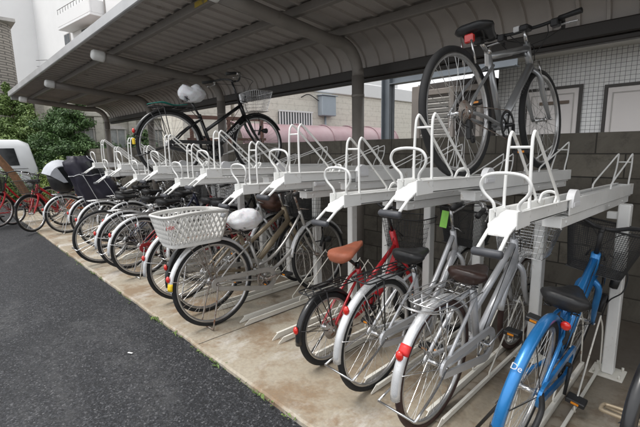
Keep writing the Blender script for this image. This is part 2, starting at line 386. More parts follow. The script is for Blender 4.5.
def saddle(parent, y, z, mat, w=.112, L=.275, tilt=0, springs=True, TH=.088):
    s = MB(); rings = []
    for i in range(15):
        t = i/14
        hw = w*(math.sin(min(1, (t+.06)/.30)*PI/2)**.7)*(1-(max(0, t-.25)/.75)**.8*.77) if t > .25 else w*(math.sin(min(1, (t+.08)/.33)*PI/2)**.6)
        if i == 14: hw *= .55
        top = .016*math.cos(t*PI*1.2)+.010*(t > .9)*-1
        th = TH-(TH-.036)*min(1, t*1.15)
        if i in (0, 14): th *= .6
        ring = []
        for k in range(16):
            a = 2*PI*k/16; c, sn = math.cos(a), math.sin(a)
            x = hw*math.copysign(abs(c)**.7, c); zz = math.copysign(abs(sn)**.75, sn)*th/2
            if zz < 0: x *= .92
            if zz > 0: zz -= .3*th*(1-abs(c))*(t < .6)*.25
            ring.append((x, y-.11+t*L, z+top+zz-th*.25+tilt*(t-.4)*L))
        rings.append(ring)
    s.loft(rings); o = s.build('saddle', mat, parent)
    u = MB()
    for sx in (-1, 1):
        u.tube(smoothpath([(sx*.055, y-.085, z-.02), (sx*.05, y-.04, z-.05), (sx*.018, y+.02, z-.055), (sx*.012, y+.12, z-.025)], 4), .004, 6)
        if springs:
            cc = [(sx*.058+.016*math.cos(a*.9), y-.075+.016*math.sin(a*.9), z-.02-a*.0019) for a in range(26)]
            u.tube(cc, .0028, 5)
    u.box(-.02, .02, y-.02, y+.025, z-.075, z-.045)
    u.build('saddle_spring', 'plastic' if mat != 'saddle_tan' else 'chrome', o)
    return o
def bag_mesh(c, s, seed=1, amp=.22, dip=.3):
    m = MB(); n1, n2 = 34, 48; vs = []; rng = seed*7.3
    for i in range(n1+1):
        th = PI*i/n1
        for k in range(n2):
            ph = 2*PI*k/n2
            d = Vector((math.sin(th)*math.cos(ph), math.sin(th)*math.sin(ph), math.cos(th)))
            q = 1+amp*noise.noise(d*1.6+Vector((rng, 0, 0)))+amp*.8*(abs(noise.noise(d*3.6+Vector((0, rng, 0))))-.2)+amp*.45*abs(noise.noise(d*8+Vector((rng, 3, 0))))
            if d.z > .1: q -= dip*d.z*max(0, 1-abs(d.y+.1)*2.0)
            if d.z < 0: q *= 1-.25*(-d.z)
            vs.append((c[0]+d.x*s[0]*q, c[1]+d.y*s[1]*q, c[2]+d.z*s[2]*q))
    fs = []
    for i in range(n1):
        for k in range(n2): fs.append((i*n2+k, i*n2+(k+1) % n2, (i+1)*n2+(k+1) % n2, (i+1)*n2+k))
    m.add(vs, fs); return m
def basket_fn(cx, cy, z0, z1, wt, lt, wb, lb, ex=4.5, yshift=0, arch=0):
    def P(u, v):
        a = 2*PI*u; c, s = math.cos(a), math.sin(a); q = (abs(c)**ex+abs(s)**ex)**(-1/ex)
        w = wb+(wt-wb)*v; l = lb+(lt-lb)*v
        zz = z0+(z1-z0)*v
        if arch: zz += arch*v*v*max(0, 1-abs(s*q)**2)*abs(c*q)**6
        return (cx+w/2*c*q, cy+yshift*v+l/2*s*q, zz)
    return P
def basket(parent, cy, z0, z1, wt=.40, lt=.30, wb=.29, lb=.22, sp=.028, r=.0016, mat='plastic', nr=6, name='front_basket', yshift=.03, rimr=.0045):
    P = basket_fn(0, cy, z0, z1, wt, lt, wb, lb, yshift=yshift)
    b = MB(); nu = int((2*wt+2*lt)/sp)
    for i in range(nu): b.tube([P(i/nu, 0), P(i/nu, .5), P(i/nu, 1)], r, 3, cap=False)
    for j in range(nr+1):
        v = j/nr; b.tube([P(k/36, v) for k in range(36)], rimr if j == nr else (r*1.3 if j == 0 else r), 6 if j == nr else 3, closed=True)
    nf = max(4, int(wb/sp))
    for i in range(nf+1):
        x = -wb/2+wb*i/nf; b.tube([(x, cy-lb/2, z0), (x, cy+lb/2, z0)], r, 3, cap=False)
    nf = max(4, int(lb/sp))
    for i in range(nf+1):
        y = cy-lb/2+lb*i/nf; b.tube([(-wb/2, y, z0), (wb/2, y, z0)], r, 3, cap=False)
    return b.build(name, mat, parent)
def chain_guard(R, BB, mat, parent, x=.052, full=True):
    # hull round chainring and rear sprocket, as a plate with a long slot
    def hull(rf, rb, n=12):
        out = []
        y0, z0, y1, z1 = BB[0], BB[1], 0, R
        al = math.atan2(z0-z1, y0-y1)
        for i in range(n+1):
            a = al-PI/2*.96+PI*.96*i/n; out.append((y0+rf*math.cos(a), z0+rf*math.sin(a)))
        for i in range(n+1):
            a = al+PI/2+PI*i/n; out.append((y1+rb*math.cos(a), z1+rb*math.sin(a)))
        return out
    c = MB(); o = hull(.105, .052); cy = sum(p[0] for p in o)/len(o)
    inn = hull(.062 if full else .085, .018 if full else .035)
    c.plate(o, inn, x, x+.014)
    return c.build('chain_guard', mat, parent)
def bike(name, loc, yaw, lean, label, group, **k):
    c = dict(R=.345, tr=.0185, wb=1.12, frame='silver', fender='fender', tyre='tyre', rim='alloy', spk='spoke', metal='chrome', style='mixte',
             saddle='saddle_black', saddle_z=.84, saddle_y=.32, grips='plastic', basket='wire', rack=True, guard='chaincase', stand='up', bar='swept',
             bar_z=1.0, reflector='redlens', lamp=True, lock=False, basket_mat='plastic', cables=True, rear='drum', fr=.0155)
    c.update(k); R = c['R']; wb = c['wb']
    root = empty(name, loc, (0, lean, yaw), label=label, cat='bicycle', group=group)
    small = R < .29
    add_wheel(root, 0, R, c['tr'], c['tyre'], c['rim'], c['spk'], c['rear'])
    add_wheel(root, wb, R, c['tr'], c['tyre'], c['rim'], c['spk'])
    bbz = .285 if not small else .28
    BB = (.47 if not small else .42, bbz)
    ang = math.tan(R_(70))
    hy = lambda z: wb-.055-(z-R)/ang
    hb, ht = (.66, .83) if not small else (.55, .78)
    if c['style'] == 'diamond': hb, ht = .66, .82
    sy = c['saddle_y']; sz = c['saddle_z']; sty = lambda z: BB[0]-(z-BB[1])/math.tan(R_(72))
    stt = {'mixte': .66, 'diamond': .70, 'mini': .60, 'loop': .64, 'straight': .66}[c['style']]
    f = MB(); fr = c['fr']
    f.tube([(0, *BB), (0, sty(stt), stt)], fr, 10)
    f.tube([(0, hy(hb)+.0, hb), (0, hy(ht), ht)], fr*1.25, 10)
    f.lathe([(.02, -.035), (.024, -.035), (.024, .035), (.02, .035)], (0, *BB), 'x', 12)
    if c['style'] == 'mixte':
        f.tube(bez((0, hy(hb+.02), hb+.02), (0, hy(hb)-.17, .42), (0, .60, .33), (0, BB[0], BB[1]+.01), 10), fr*1.15, 10)
        f.tube(bez((0, hy(ht-.03), ht-.03), (0, hy(ht)-.20, .53), (0, .60, .42), (0, sty(.41), .41), 10), fr*1.0, 10)
    elif c['style'] == 'straight':
        f.tube([(0, hy(hb+.02), hb+.02), (0, BB[0], BB[1])], fr*1.4, 10)
        f.tube([(0, hy(ht-.03), ht-.03), (0, sty(.50), .50)], fr*1.0, 10)
    elif c['style'] == 'loop':
        f.tube(bez((0, hy(hb+.04), hb+.04), (0, .78, .42), (0, .70, .30), (0, BB[0], BB[1]+.01), 10), fr*2.0, 10)
    elif c['style'] == 'mini':
        f.tube(bez((0, hy(hb+.06), hb+.06), (0, hy(hb)-.14, .40), (0, .55, .33), (0, BB[0], BB[1]+.01), 10), fr*1.5, 10)
        f.tube([(0, hy(hb+.12), hb+.12), (0, sty(.42), .42)], fr*.9, 10)
    elif c['style'] == 'diamond':
        f.tube([(0, hy(hb+.025), hb+.025), (0, *BB)], fr*1.5, 10)
        f.tube([(0, hy(ht-.03), ht-.03), (0, sty(.67), .67)], fr*1.15, 10)
    for s in (-1, 1):
        f.tube(bez((s*.02, BB[0]-.02, BB[1]), (s*.035, BB[0]-.12, BB[1]), (s*.05, .2, R), (s*.052, 0, R), 6), fr*.6, 8)
        top = min(stt-.04, .62)
        f.tube(bez((s*.018, sty(top), top), (s*.045, sty(top)-.06, top-.02), (s*.05, .1, R+.12), (s*.052, 0, R), 6), fr*.5, 8)
    fo = f.build('frame', c['frame'], root)
    # seat post, fork, stem
    q = MB(); q.tube([(0, sty(stt-.01), stt-.01), (0, sy, sz-.05)], .0125, 10); q.lathe([(.016, -.02), (.020, -.02), (.020, .02), (.016, .02)], (0, sty(stt), stt), 'z', 10)
    q.build('seat_post', c['metal'] if c['saddle'] != 'saddle_tan' else 'black', root)
    q = MB(); q.tube([(0, hy(ht), ht), (0, hy(c['bar_z']), c['bar_z'])], .0115, 10)
    q.tube([(0, hy(c['bar_z']), c['bar_z']), (0, hy(c['bar_z'])+.05, c['bar_z']+.012)], .012, 8)
    q.build('stem', c['metal'] if c['saddle'] != 'saddle_tan' else 'black', root)
    k2 = MB(); crown = min(hb-.03, 2*R+.02)
    for s in (-1, 1):
        k2.tube(smoothpath([(s*.012, hy(hb), hb), (s*.05, hy(crown)+.004, crown-.02), (s*.052, hy(R+.15)+.008, R+.15), (s*.054, wb, R)], 4), [fr*.95]*9+[fr*.8]*2+[fr*.62]*2, 8)
    k2.build('fork', c['frame'] if c.get('fork') is None else c['fork'], root)
    # fenders with stays
    if c['fender']:
        fd = fender_mesh(R, R_(8), R_(c.get('fa', 186)), mat=c['fender']).build('rear_fender', c['fender'], root)
        ff = fender_mesh(R, R_(28), R_(172), y=wb).build('front_fender', c.get('ffender', c['fender']), root)
        st = MB()
        for s in (-1, 1):
            for a in (R_(165), R_(120)): st.tube([(s*.055, 0, R), (s*.026, (R+.015)*math.cos(a), R+(R+.015)*math.sin(a))], .0022, 5)
        st.build('fender_stay', c['metal'], fd)
        st = MB()
        for s in (-1, 1): st.tube([(s*.055, wb, R), (s*.026, wb+(R+.015)*math.cos(R_(165)), R+(R+.015)*math.sin(R_(165)))], .0022, 5)
        st.build('fender_stay', c['metal'], ff)
        if c['reflector']:
            a = R_(c.get('ra', 160)); rf = MB(); rf.lathe([(.0001, -.014), (.012, -.012), (.019, -.004), (.019, .004), (.010, .010), (.0001, .011)], (0, (R+.035)*math.cos(a), R+(R+.035)*math.sin(a)), 'y', 12, scale=(1, 1, 1.35))
            rf.build('reflector', c['reflector'], root)
        if c.get('tape'):
            a = R_(c.get('fa', 186)-7); tp = fender_mesh(R, a-.06, a+.09, w=.056, gap=.0175, n=3); tp.build('fender_tape', c['tape'], fd)
        if c.get('stripes'):
            tp = fender_mesh(R, R_(143), R_(151), w=.054, gap=.0170, n=3); tp.build('red_sticker', 'textred', fd)
    if c['guard']:
        chain_guard(R, BB, c['guard'], root)
    # crankset
    cr = MB(); cr.lathe([(.07, .042), (.088, .042), (.088, .046), (.07, .046), (.07, .042)], (0, *BB), 'x', 28)
    for i in range(5):
        a = 2*PI*i/5; cr.tube([(.044, *BB), (.044, BB[0]+.075*math.cos(a), BB[1]+.075*math.sin(a))], .005, 5)
    cr.tube([(-.07, *BB), (.075, *BB)], .012, 10)
    ca = R_(c.get('crank', 200))
    for s, aa in ((1, ca), (-1, ca+PI)):
        e = (s*.085, BB[0]+.165*math.cos(aa), BB[1]+.165*math.sin(aa))
        cr.tube([(s*.075, *BB), e], [.011, .008], 8, flat=.7)
        pd = MB(); pd.bbox(e[0]+s*.012-(.0 if s > 0 else .09), e[0]+s*.012+(.09 if s > 0 else 0), e[1]-.038, e[1]+.038, e[2]-.013, e[2]+.013, .005)
        po = pd.build('pedal', 'plastic', root)
        for yy in (-.0395, .0355):
            pr = MB(); pr.box(min(e[0]+s*.040, e[0]+s*.075), max(e[0]+s*.040, e[0]+s*.075), e[1]+yy, e[1]+yy+.004, e[2]-.006, e[2]+.006)
            pr.build('pedal_reflector', 'amber', po)
    cr.build('crankset', c['metal'] if c['style'] != 'diamond' else 'plastic', root)
    if not c['guard'] or c['guard'] and True:
        ch = MB()
        for s in (-1, 1): ch.tube([(.045, BB[0], BB[1]+s*(.086)), (.045, 0, R+s*.034)], .0035, 4, flat=1.5)
        ch.build('chain', 'rusty', root)
    # saddle
    if c['saddle']: sd = saddle(root, sy, sz, c['saddle'], w=c.get('sw', .112), L=c.get('sl', .275), springs=c['style'] != 'diamond', tilt=c.get('tilt', .08), TH=c.get('sth', .06 if c['style'] == 'diamond' else .088))
    # handlebar
    bz = c['bar_z']+.012; by = hy(c['bar_z'])+.05
    h = MB(); parts_ = []
    if c['bar'] == 'swept':
        half = [(0, by, bz), (.05, by+.012, bz+.004), (.12, by-.01, bz+.035), (.20, by-.06, bz+.05), (.255, by-.13, bz+.035), (.275, by-.20, bz+.02)]
        ge = [(.272, by-.16, bz+.027), (.288, by-.275, bz+.005)]
    elif c['bar'] == 'flat':
        half = [(0, by, bz), (.10, by, bz), (.20, by-.01, bz+.008), (.29, by-.03, bz+.008)]; ge = [(.19, by-.008, bz+.008), (.315, by-.032, bz+.008)]
    else:
        half = [(0, by, bz), (.08, by, bz), (.16, by-.01, bz+.055), (.23, by-.03, bz+.06), (.27, by-.05, bz+.06)]; ge = [(.20, by-.028, bz+.06), (.32, by-.065, bz+.06)]
    for s in (-1, 1):
        h.tube(smoothpath([(x*s, y, z) for x, y, z in half], 4), .0112, 8)
        g = MB(); lv = MB(); parts_.append((g, lv))
        g.tube([(s*ge[0][0], *ge[0][1:]), (s*(ge[0][0]*.7+ge[1][0]*.3), ge[0][1]*.7+ge[1][1]*.3, ge[0][2]*.7+ge[1][2]*.3), (s*ge[1][0], *ge[1][1:])], [.0165, .0155, .0175], 10)
        p = Vector((s*ge[0][0], *ge[0][1:])); d = (Vector((s*ge[1][0], *ge[1][1:]))-p)
        fw = Vector((s*.02, .03, -.035)) if c['bar'] == 'swept' else Vector((0, .035, -.03))
        lv.tube(smoothpath([p-d*.25, p-d*.12+fw*.9, p+d*.35+fw*1.1, p+d*.75+fw*1.25], 3), .0045, 6, flat=1.6)
        lv.ball(p-d*.2+fw*.2, .016, 8)
    ho = h.build('handlebar', c['metal'] if c['style'] != 'diamond' else 'plastic', root)
    [(g.build('grip', c['grips'], ho), lv.build('brake_lever', 'chrome', ho)) for g, lv in parts_]
    if c['cables']:
        cb = MB()
        for s, o_ in ((1, .05), (-1, .09)):
            p = Vector((s*ge[0][0], *ge[0][1:]))
            cb.tube(smoothpath([p+Vector((-s*.01, .03, -.02)), (s*.17, by+.12, bz-.01), (s*.06, by+.15, bz-.05), (-s*.02, hy(ht)+.06, ht-.02), (-s*.015, hy(hb)+.03, hb-.02 if s > 0 else ht-.1)], 5), .0028, 5)
        if c['style'] != 'diamond':
            cb.tube(smoothpath([(.016, hy(ht), ht-.05), (.018, (hy(ht)+BB[0])/2+.02, (ht+BB[1])/2+.0), (.022, BB[0]+.03, BB[1]+.06)], 4), .0025, 5)
        cb.build('brake_cable', 'plastic', root)
    # lamp + dynamo
    if c['lamp']:
        l = MB(); ly = wb-.03; lz = 2*R+.07
        s = 1
        l.lathe([(.0001, -.04), (.018, -.038), (.027, -.01), (.032, .02), (.030, .026), (.0001, .028)], (s*.062, wb+.06, R*1.45), 'y', 14)
        l.tube([(s*.062, wb+.03, R*1.45), (s*.055, hy(R+.15)+.01, R+.16)], .006, 6)
        l.tube([(s*.072, wb+.0, R*1.60), (s*.072, wb-.04, R*1.30)], .014, 8)
        l.build('headlamp', 'plastic', root)
    # rear rack
    if c['rack']:
        rk = MB(); rz = 2*R+.038; rm = c.get('rack_mat', c['metal'])
        rk.tube(smoothpath([(.05, .26, rz), (.068, .18, rz), (.068, -.12, rz), (.05, -.185, rz), (-.05, -.185, rz), (-.068, -.12, rz), (-.068, .18, rz), (-.05, .26, rz)], 4), .005, 6)
        for x in (-.034, 0, .034): rk.tube([(x, .20, rz), (x, -.185, rz)], .0035, 5)
        for y in (.2, .08, -.05): rk.tube([(-.068, y, rz-.004), (.068, y, rz-.004)], .004, 5)
        for s in (-1, 1):
            rk.tube([(s*.068, -.06, rz), (s*.056, 0, R)], .0045, 6); rk.tube([(s*.05, .26, rz), (s*.018, sty(.62), min(.62, rz-.02))], .004, 5)
            rk.tube([(s*.068, -.13, rz), (s*.06, -.03, R+.1)], .0035, 5)
        rko = rk.build('rear_rack', rm, root)
        if c.get('wide_rack'):
            w2 = MB()
            for dx in (.09, .12):
                w2.tube(smoothpath([(dx, .20, rz-.01), (dx, -.15, rz-.01), (0, -.23-dx*.3, rz), (-dx, -.15, rz-.01), (-dx, .20, rz-.01)], 5), .003, 5)
            w2.build('rack_guard', rm, rko)
    # stand
    if c['stand'] in ('up', 'down'):
        sd = MB()
        if c['stand'] == 'down': foot = (-.09, .012); a = [(1, .006)]
        else: foot = (-.33, R-.10)
        for s in (-1, 1): sd.tube(smoothpath([(s*.062, 0, R), (s*.085, foot[0]*.4, R+(foot[1]-R)*.4), (s*.10, foot[0], foot[1])], 4), .0062, 6)
        sd.tube([(-.10, *foot), (.10, *foot)], .006, 6)
        sd.build('kickstand', c.get('stand_mat', c['metal']), root)
    elif c['stand'] == 'side':
        sd = MB(); sd.tube([(-.05, .05, R-.03), (-.16, -.02, .01)], .008, 6); sd.build('kickstand', 'plastic', root)
    # horseshoe lock
    if c['lock']:
        lk = MB(); lk.tube([(.06*math.cos(a), .20+.0*a, R+.22+.075*math.sin(a)) for a in [R_(-60+i*15) for i in range(21)]], .009, 6)
        lk.build('ring_lock', 'plastic', root)
    # basket
    b = c['basket']
    by0 = hy(ht)+c.get('boff', .20)
    if b:
        z0 = max(2*R+.03, .70) if not small else .63
        if b == 'wire': bo = basket(root, by0, z0, z0+.23, mat=c['basket_mat'])
        elif b == 'mesh': bo = basket(root, by0+.01, z0, z0+.26, wt=.40, lt=c.get('blen', .30), wb=.27, lb=.21, sp=.0105, r=.0016, nr=24, mat=c['basket_mat'], rimr=.006)
        elif b == 'round': bo = basket(root, by0, z0, z0+.22, wt=.36, lt=.30, wb=.25, lb=.22, sp=.030, r=.0019, nr=7, mat=c['basket_mat'])
        br = MB(); br.tube([(.045, by0-.12, z0+.10), (.03, hy(ht)-.0, ht+.02), (-.03, hy(ht)-.0, ht+.02), (-.045, by0-.12, z0+.10)], .005, 6)
        for s in (-1, 1): br.tube([(s*.05, by0+.02, z0), (s*.056, wb, R)], .0035, 6)
        br.build('basket_stay', c['metal'], bo)
    root['_'] = 0; del root['_']
    c.update(BB=BB, hy=hy, by=by, bz=bz, sty=sty, hb=hb, ht=ht, root=root, frame_obj=fo); return c

exec_order = []
# ------------------------------------------------------------------ setting
g = MB(); g.box(-260, 140, -200, 260, -.5, -.06); tag(g.build('ground', 'earth'), kind='structure')
def grid_sheet(x0, x1, y0, y1, z, nx, ny, amp=0, sc_=1):
    m = MB(); vs = [(x0+(x1-x0)*i/nx, y0+(y1-y0)*j/ny, z+(amp*noise.noise(Vector((i*sc_, j*sc_, 0))) if amp else 0)) for i in range(nx+1) for j in range(ny+1)]
    m.add(vs, [(i*(ny+1)+j, (i+1)*(ny+1)+j, (i+1)*(ny+1)+j+1, i*(ny+1)+j+1) for i in range(nx) for j in range(ny)]); return m
tag(grid_sheet(-30, 12, -30, 1.26, -.03, 120, 90, .008, .35).build('road', 'asphalt'), kind='structure')
tag(grid_sheet(-30, -12.2, 1.26, 3.5, -.032, 10, 4).build('road', 'asphalt'), kind='structure')
# slab with a slightly ragged front edge
s = MB(); n = 300; x0, x1 = -12.2, 6.0; top = []; bot = []; back = []
for i in range(n+1):
    x = x0+(x1-x0)*i/n; e = 1.235+.012*noise.noise(Vector((x*3, 0, 0)))+.006*noise.noise(Vector((x*14, 2, 0)))
    top += [(x, e+.012, 0)]; bot += [(x, e, -.012)]; back += [(x, e-.004, -.12)]
vs = top+bot+back+[(p[0], 3.9, 0) for p in top]; m_ = n+1
fs = []
for i in range(n):
    fs += [(i, i+1, m_+i+1, m_+i), (m_+i, m_+i+1, 2*m_+i+1, 2*m_+i), (3*m_+i, 3*m_+i+1, i+1, i)]
s.add(vs, [f[::-1] for f in fs], False); tag(s.build('pavement', 'concrete'), kind='structure')
# expansion joints: thin dark grooves laid as 3 mm strips
for x in (-5.35, -2.62+.0, -8.1):
    j_ = MB(); j_.add([(x+dx+.004*noise.noise(Vector((k*.7, x, 0))), 1.25+k*.13, .0015) for dx in (-.003, .003) for k in range(20)], [(k, k+1, 21+k, 20+k) for k in range(19)], False); tag(j_.build('pavement_joint', 'frame_dark'), kind='structure')
# weeds in the joint by the slab
w = MB()
for (wx, n_) in [(x_, random.randint(3, 11)) for x_ in [-1.55, -1.72, -1.8, -2.02, -2.25, -2.31, -2.6, -2.9, -3.3, -3.34, -3.4, -3.9, -4.3, -4.9, -5.2, -5.8, -6.5, -7.1, -1.2, -.9]]:
    for _ in range(n_):
        x = wx+random.gauss(0, .03); y = 1.222+random.gauss(0, .01); a = random.random()*6.28; l = random.uniform(.012, .045); tz = random.uniform(.005, .03)
        dx, dy = math.cos(a)*l, math.sin(a)*l*.8; px, py = -dy*.28, dx*.28
        w.add([(x, y, -.028), (x+dx*.6+px, y+dy*.6+py, -.026+tz), (x+dx, y+dy, -.024+tz*.8), (x+dx*.6-px, y+dy*.6-py, -.026+tz)], [(0, 1, 2, 3)], False)
for i in range(1500):
    x = random.uniform(-9, .2); y = 1.226+random.gauss(0, .005)
    if noise.noise(Vector((x*2.3, 5, 0))) < .02: continue
    l = .008; a = random.random()*6.28
    w.add([(x, y, -.029), (x+math.cos(a)*l, y+math.sin(a)*l*.5, -.02), (x+math.cos(a+1.5)*l, y+math.sin(a+1.5)*l*.5, -.024)], [(0, 1, 2)], False)
tag(w.build('weeds', 'leaf_mid'), kind='stuff', label='small green weeds and moss along the edge of the concrete slab')

# block wall
b_ = MB(); b_.box(-15.8, 7, 3.86, 4.0, -.06, 1.50)
bw = tag(b_.build('block_wall', 'block'), 'dark weathered concrete block wall behind the bicycle racks', 'wall')
cp = MB()
for i in range(58): cp.bbox(-15.8+i*.4+.003, -15.8+(i+1)*.4-.003, 3.852, 4.008, 1.502, 1.535, .004)
# ------------------------------------------------------------------ shelter
sh = empty('bicycle_shelter', (-2.83, 3.3, 0), label='brown grey cantilevered metal shelter roof on round columns over the bicycle racks', cat='shelter')
def shb(m, name, mat, par=sh):
    o = m.build(name, mat, par); o.location = (2.83, -3.3, 0) if par == sh else (0, 0, 0); return o
prof = [(1.50, 2.755), (2.0, 2.70), (2.6, 2.635), (2.95, 2.60)]
cy, cz, cr_ = 3.08, 2.265, .32     # back curve
for i in range(1, 13):
    a = R_(84-84*i/12); prof.append((cy+.50*math.cos(a), cz+cr_*math.sin(a)))
XL, XR = -11.75, 3.4
ro = MB()
n = len(prof)
ro.add([(x, y, z) for x in (XL, XR) for (y, z) in prof]+[(x, y, z+.02) for x in (XL, XR) for (y, z) in prof],
       [(i, i+1, n+i+1, n+i) for i in range(n-1)]+[(2*n+i, 3*n+i, 3*n+i+1, 2*n+i+1) for i in range(n-1)])
def offs(pr, d):
    out = []
    for i, (y, z) in enumerate(pr):
        a = pr[max(0, i-1)]; b2 = pr[min(len(pr)-1, i+1)]; ty, tz = b2[0]-a[0], b2[1]-a[1]; l = math.hypot(ty, tz)
        out.append((y+tz/l*d, z-ty/l*d))
    return out
pi_ = offs(prof, .022)
x = XL+.1
while x < XR:
    for w_ in (0,):
        vs = []
        for (y, z), (y2, z2) in zip(prof, pi_): vs += [(x-.018, y, z), (x-.011, y2, z2), (x+.011, y2, z2), (x+.018, y, z)]
        ro.add(vs, [(i*4+k, (i+1)*4+k, (i+1)*4+k+1, i*4+k+1) for i in range(n-1) for k in range(3)], False)
    x += .185
shb(ro, 'roof_sheet', 'sheltersheet')
fa = MB(); fa.bbox(XL-.02, XR, 1.455, 1.497, 2.69, 2.80, .008); fa.bbox(XL-.03, XL+.012, 1.50, 3.2, 2.62, 2.79, .006); shb(fa, 'fascia', 'fascia')
gu = MB(); gu.bbox(XL, XR, 3.53, 3.67, 2.165, 2.268, .01); gu.bbox(XL, XR, 3.565, 3.635, 2.125, 2.163, .006); shb(gu, 'gutter', 'gutter')
yl = MB(); yl.box(-3.44, -3.22, 1.8265, 1.8295, 2.640, 2.684); shb(yl, 'warning_sticker', simple('faded_yellow_sticker', (.50,.36,.05), .6, dirt=(.2,.16,.08), dirt_amt=.45))
for y, z in ((1.86, 2.625), (2.48, 2.56), (3.06, 2.49)):
    pu = MB(); pu.bbox(XL+.02, XR, y-.03, y+.03, z, z+.075, .005); shb(pu, 'purlin', 'shelter')
for X in (-.07, -2.83, -5.58, -8.35, -11.12):
    be = MB(); path = [(X, 1.62, 2.575), (X, 2.0, 2.53), (X, 2.5, 2.475), (X, 2.85, 2.43)]
    for i in range(0, 9):
        a = R_(82-82*i/8); path.append((X, 3.02+.28*math.cos(a), 2.15+.285*math.sin(a)))
    path.append((X, 3.30, 2.12)); be.tube(path, .058, 16); bo = shb(be, 'beam', 'shelter')
    cap = MB(); cap.tube([(X, 1.56, 2.583), (X, 1.585, 2.58), (X, 1.68, 2.569), (X, 1.70, 2.566)], [.045, .064, .066, .066], 16)
    co = cap.build('end_cap', 'capend', bo)
    cm = MB(); cm.tube([(X, 3.30, -.02), (X, 3.30, 2.14)], .064, 20); cm.tube([(X, 3.30, 1.93), (X, 3.30, 1.96)], .067, 20)
    if X > -4: cm.tube([(X, 3.30, 2.14), (X, 3.30, 2.22)], .060, 20)
    shb(cm, 'column', 'shelter')
# ------------------------------------------------------------------ rack units
TX = [-.555, -.957, -1.366, -1.826, -2.254, -2.72, -3.17, -3.60, -4.12, -4.55, -5.03, -5.50]
PX = [-.42, -.82, -1.22, -1.62, -2.02, -2.42, -2.90, -3.34, -3.84, -4.28, -4.76, -5.22]
ULAB = ['nearest low white upper tray, empty, beside the blue bicycle', 'high white upper tray holding the silver flat bar bicycle',
 'low white upper tray just left of the silver flat bar bicycle, empty', 'empty high white upper tray in front of the middle shelter column',
 'empty low white upper tray above the bag covered saddle of the basket bicycle', 'empty high white upper tray under the front wheel of the black bicycle',
 'empty low white upper tray just right of the black bicycle rear wheel', 'empty high white upper tray in front of the black bicycle rear wheel',
 'low white upper tray carrying the black bicycle with bagged saddle', 'empty high white upper tray, third from the far end',
 'empty low white upper tray, second from the far end beside the navy covered bicycle', 'empty high white upper tray at the far end of the rack row']
rod = .0061
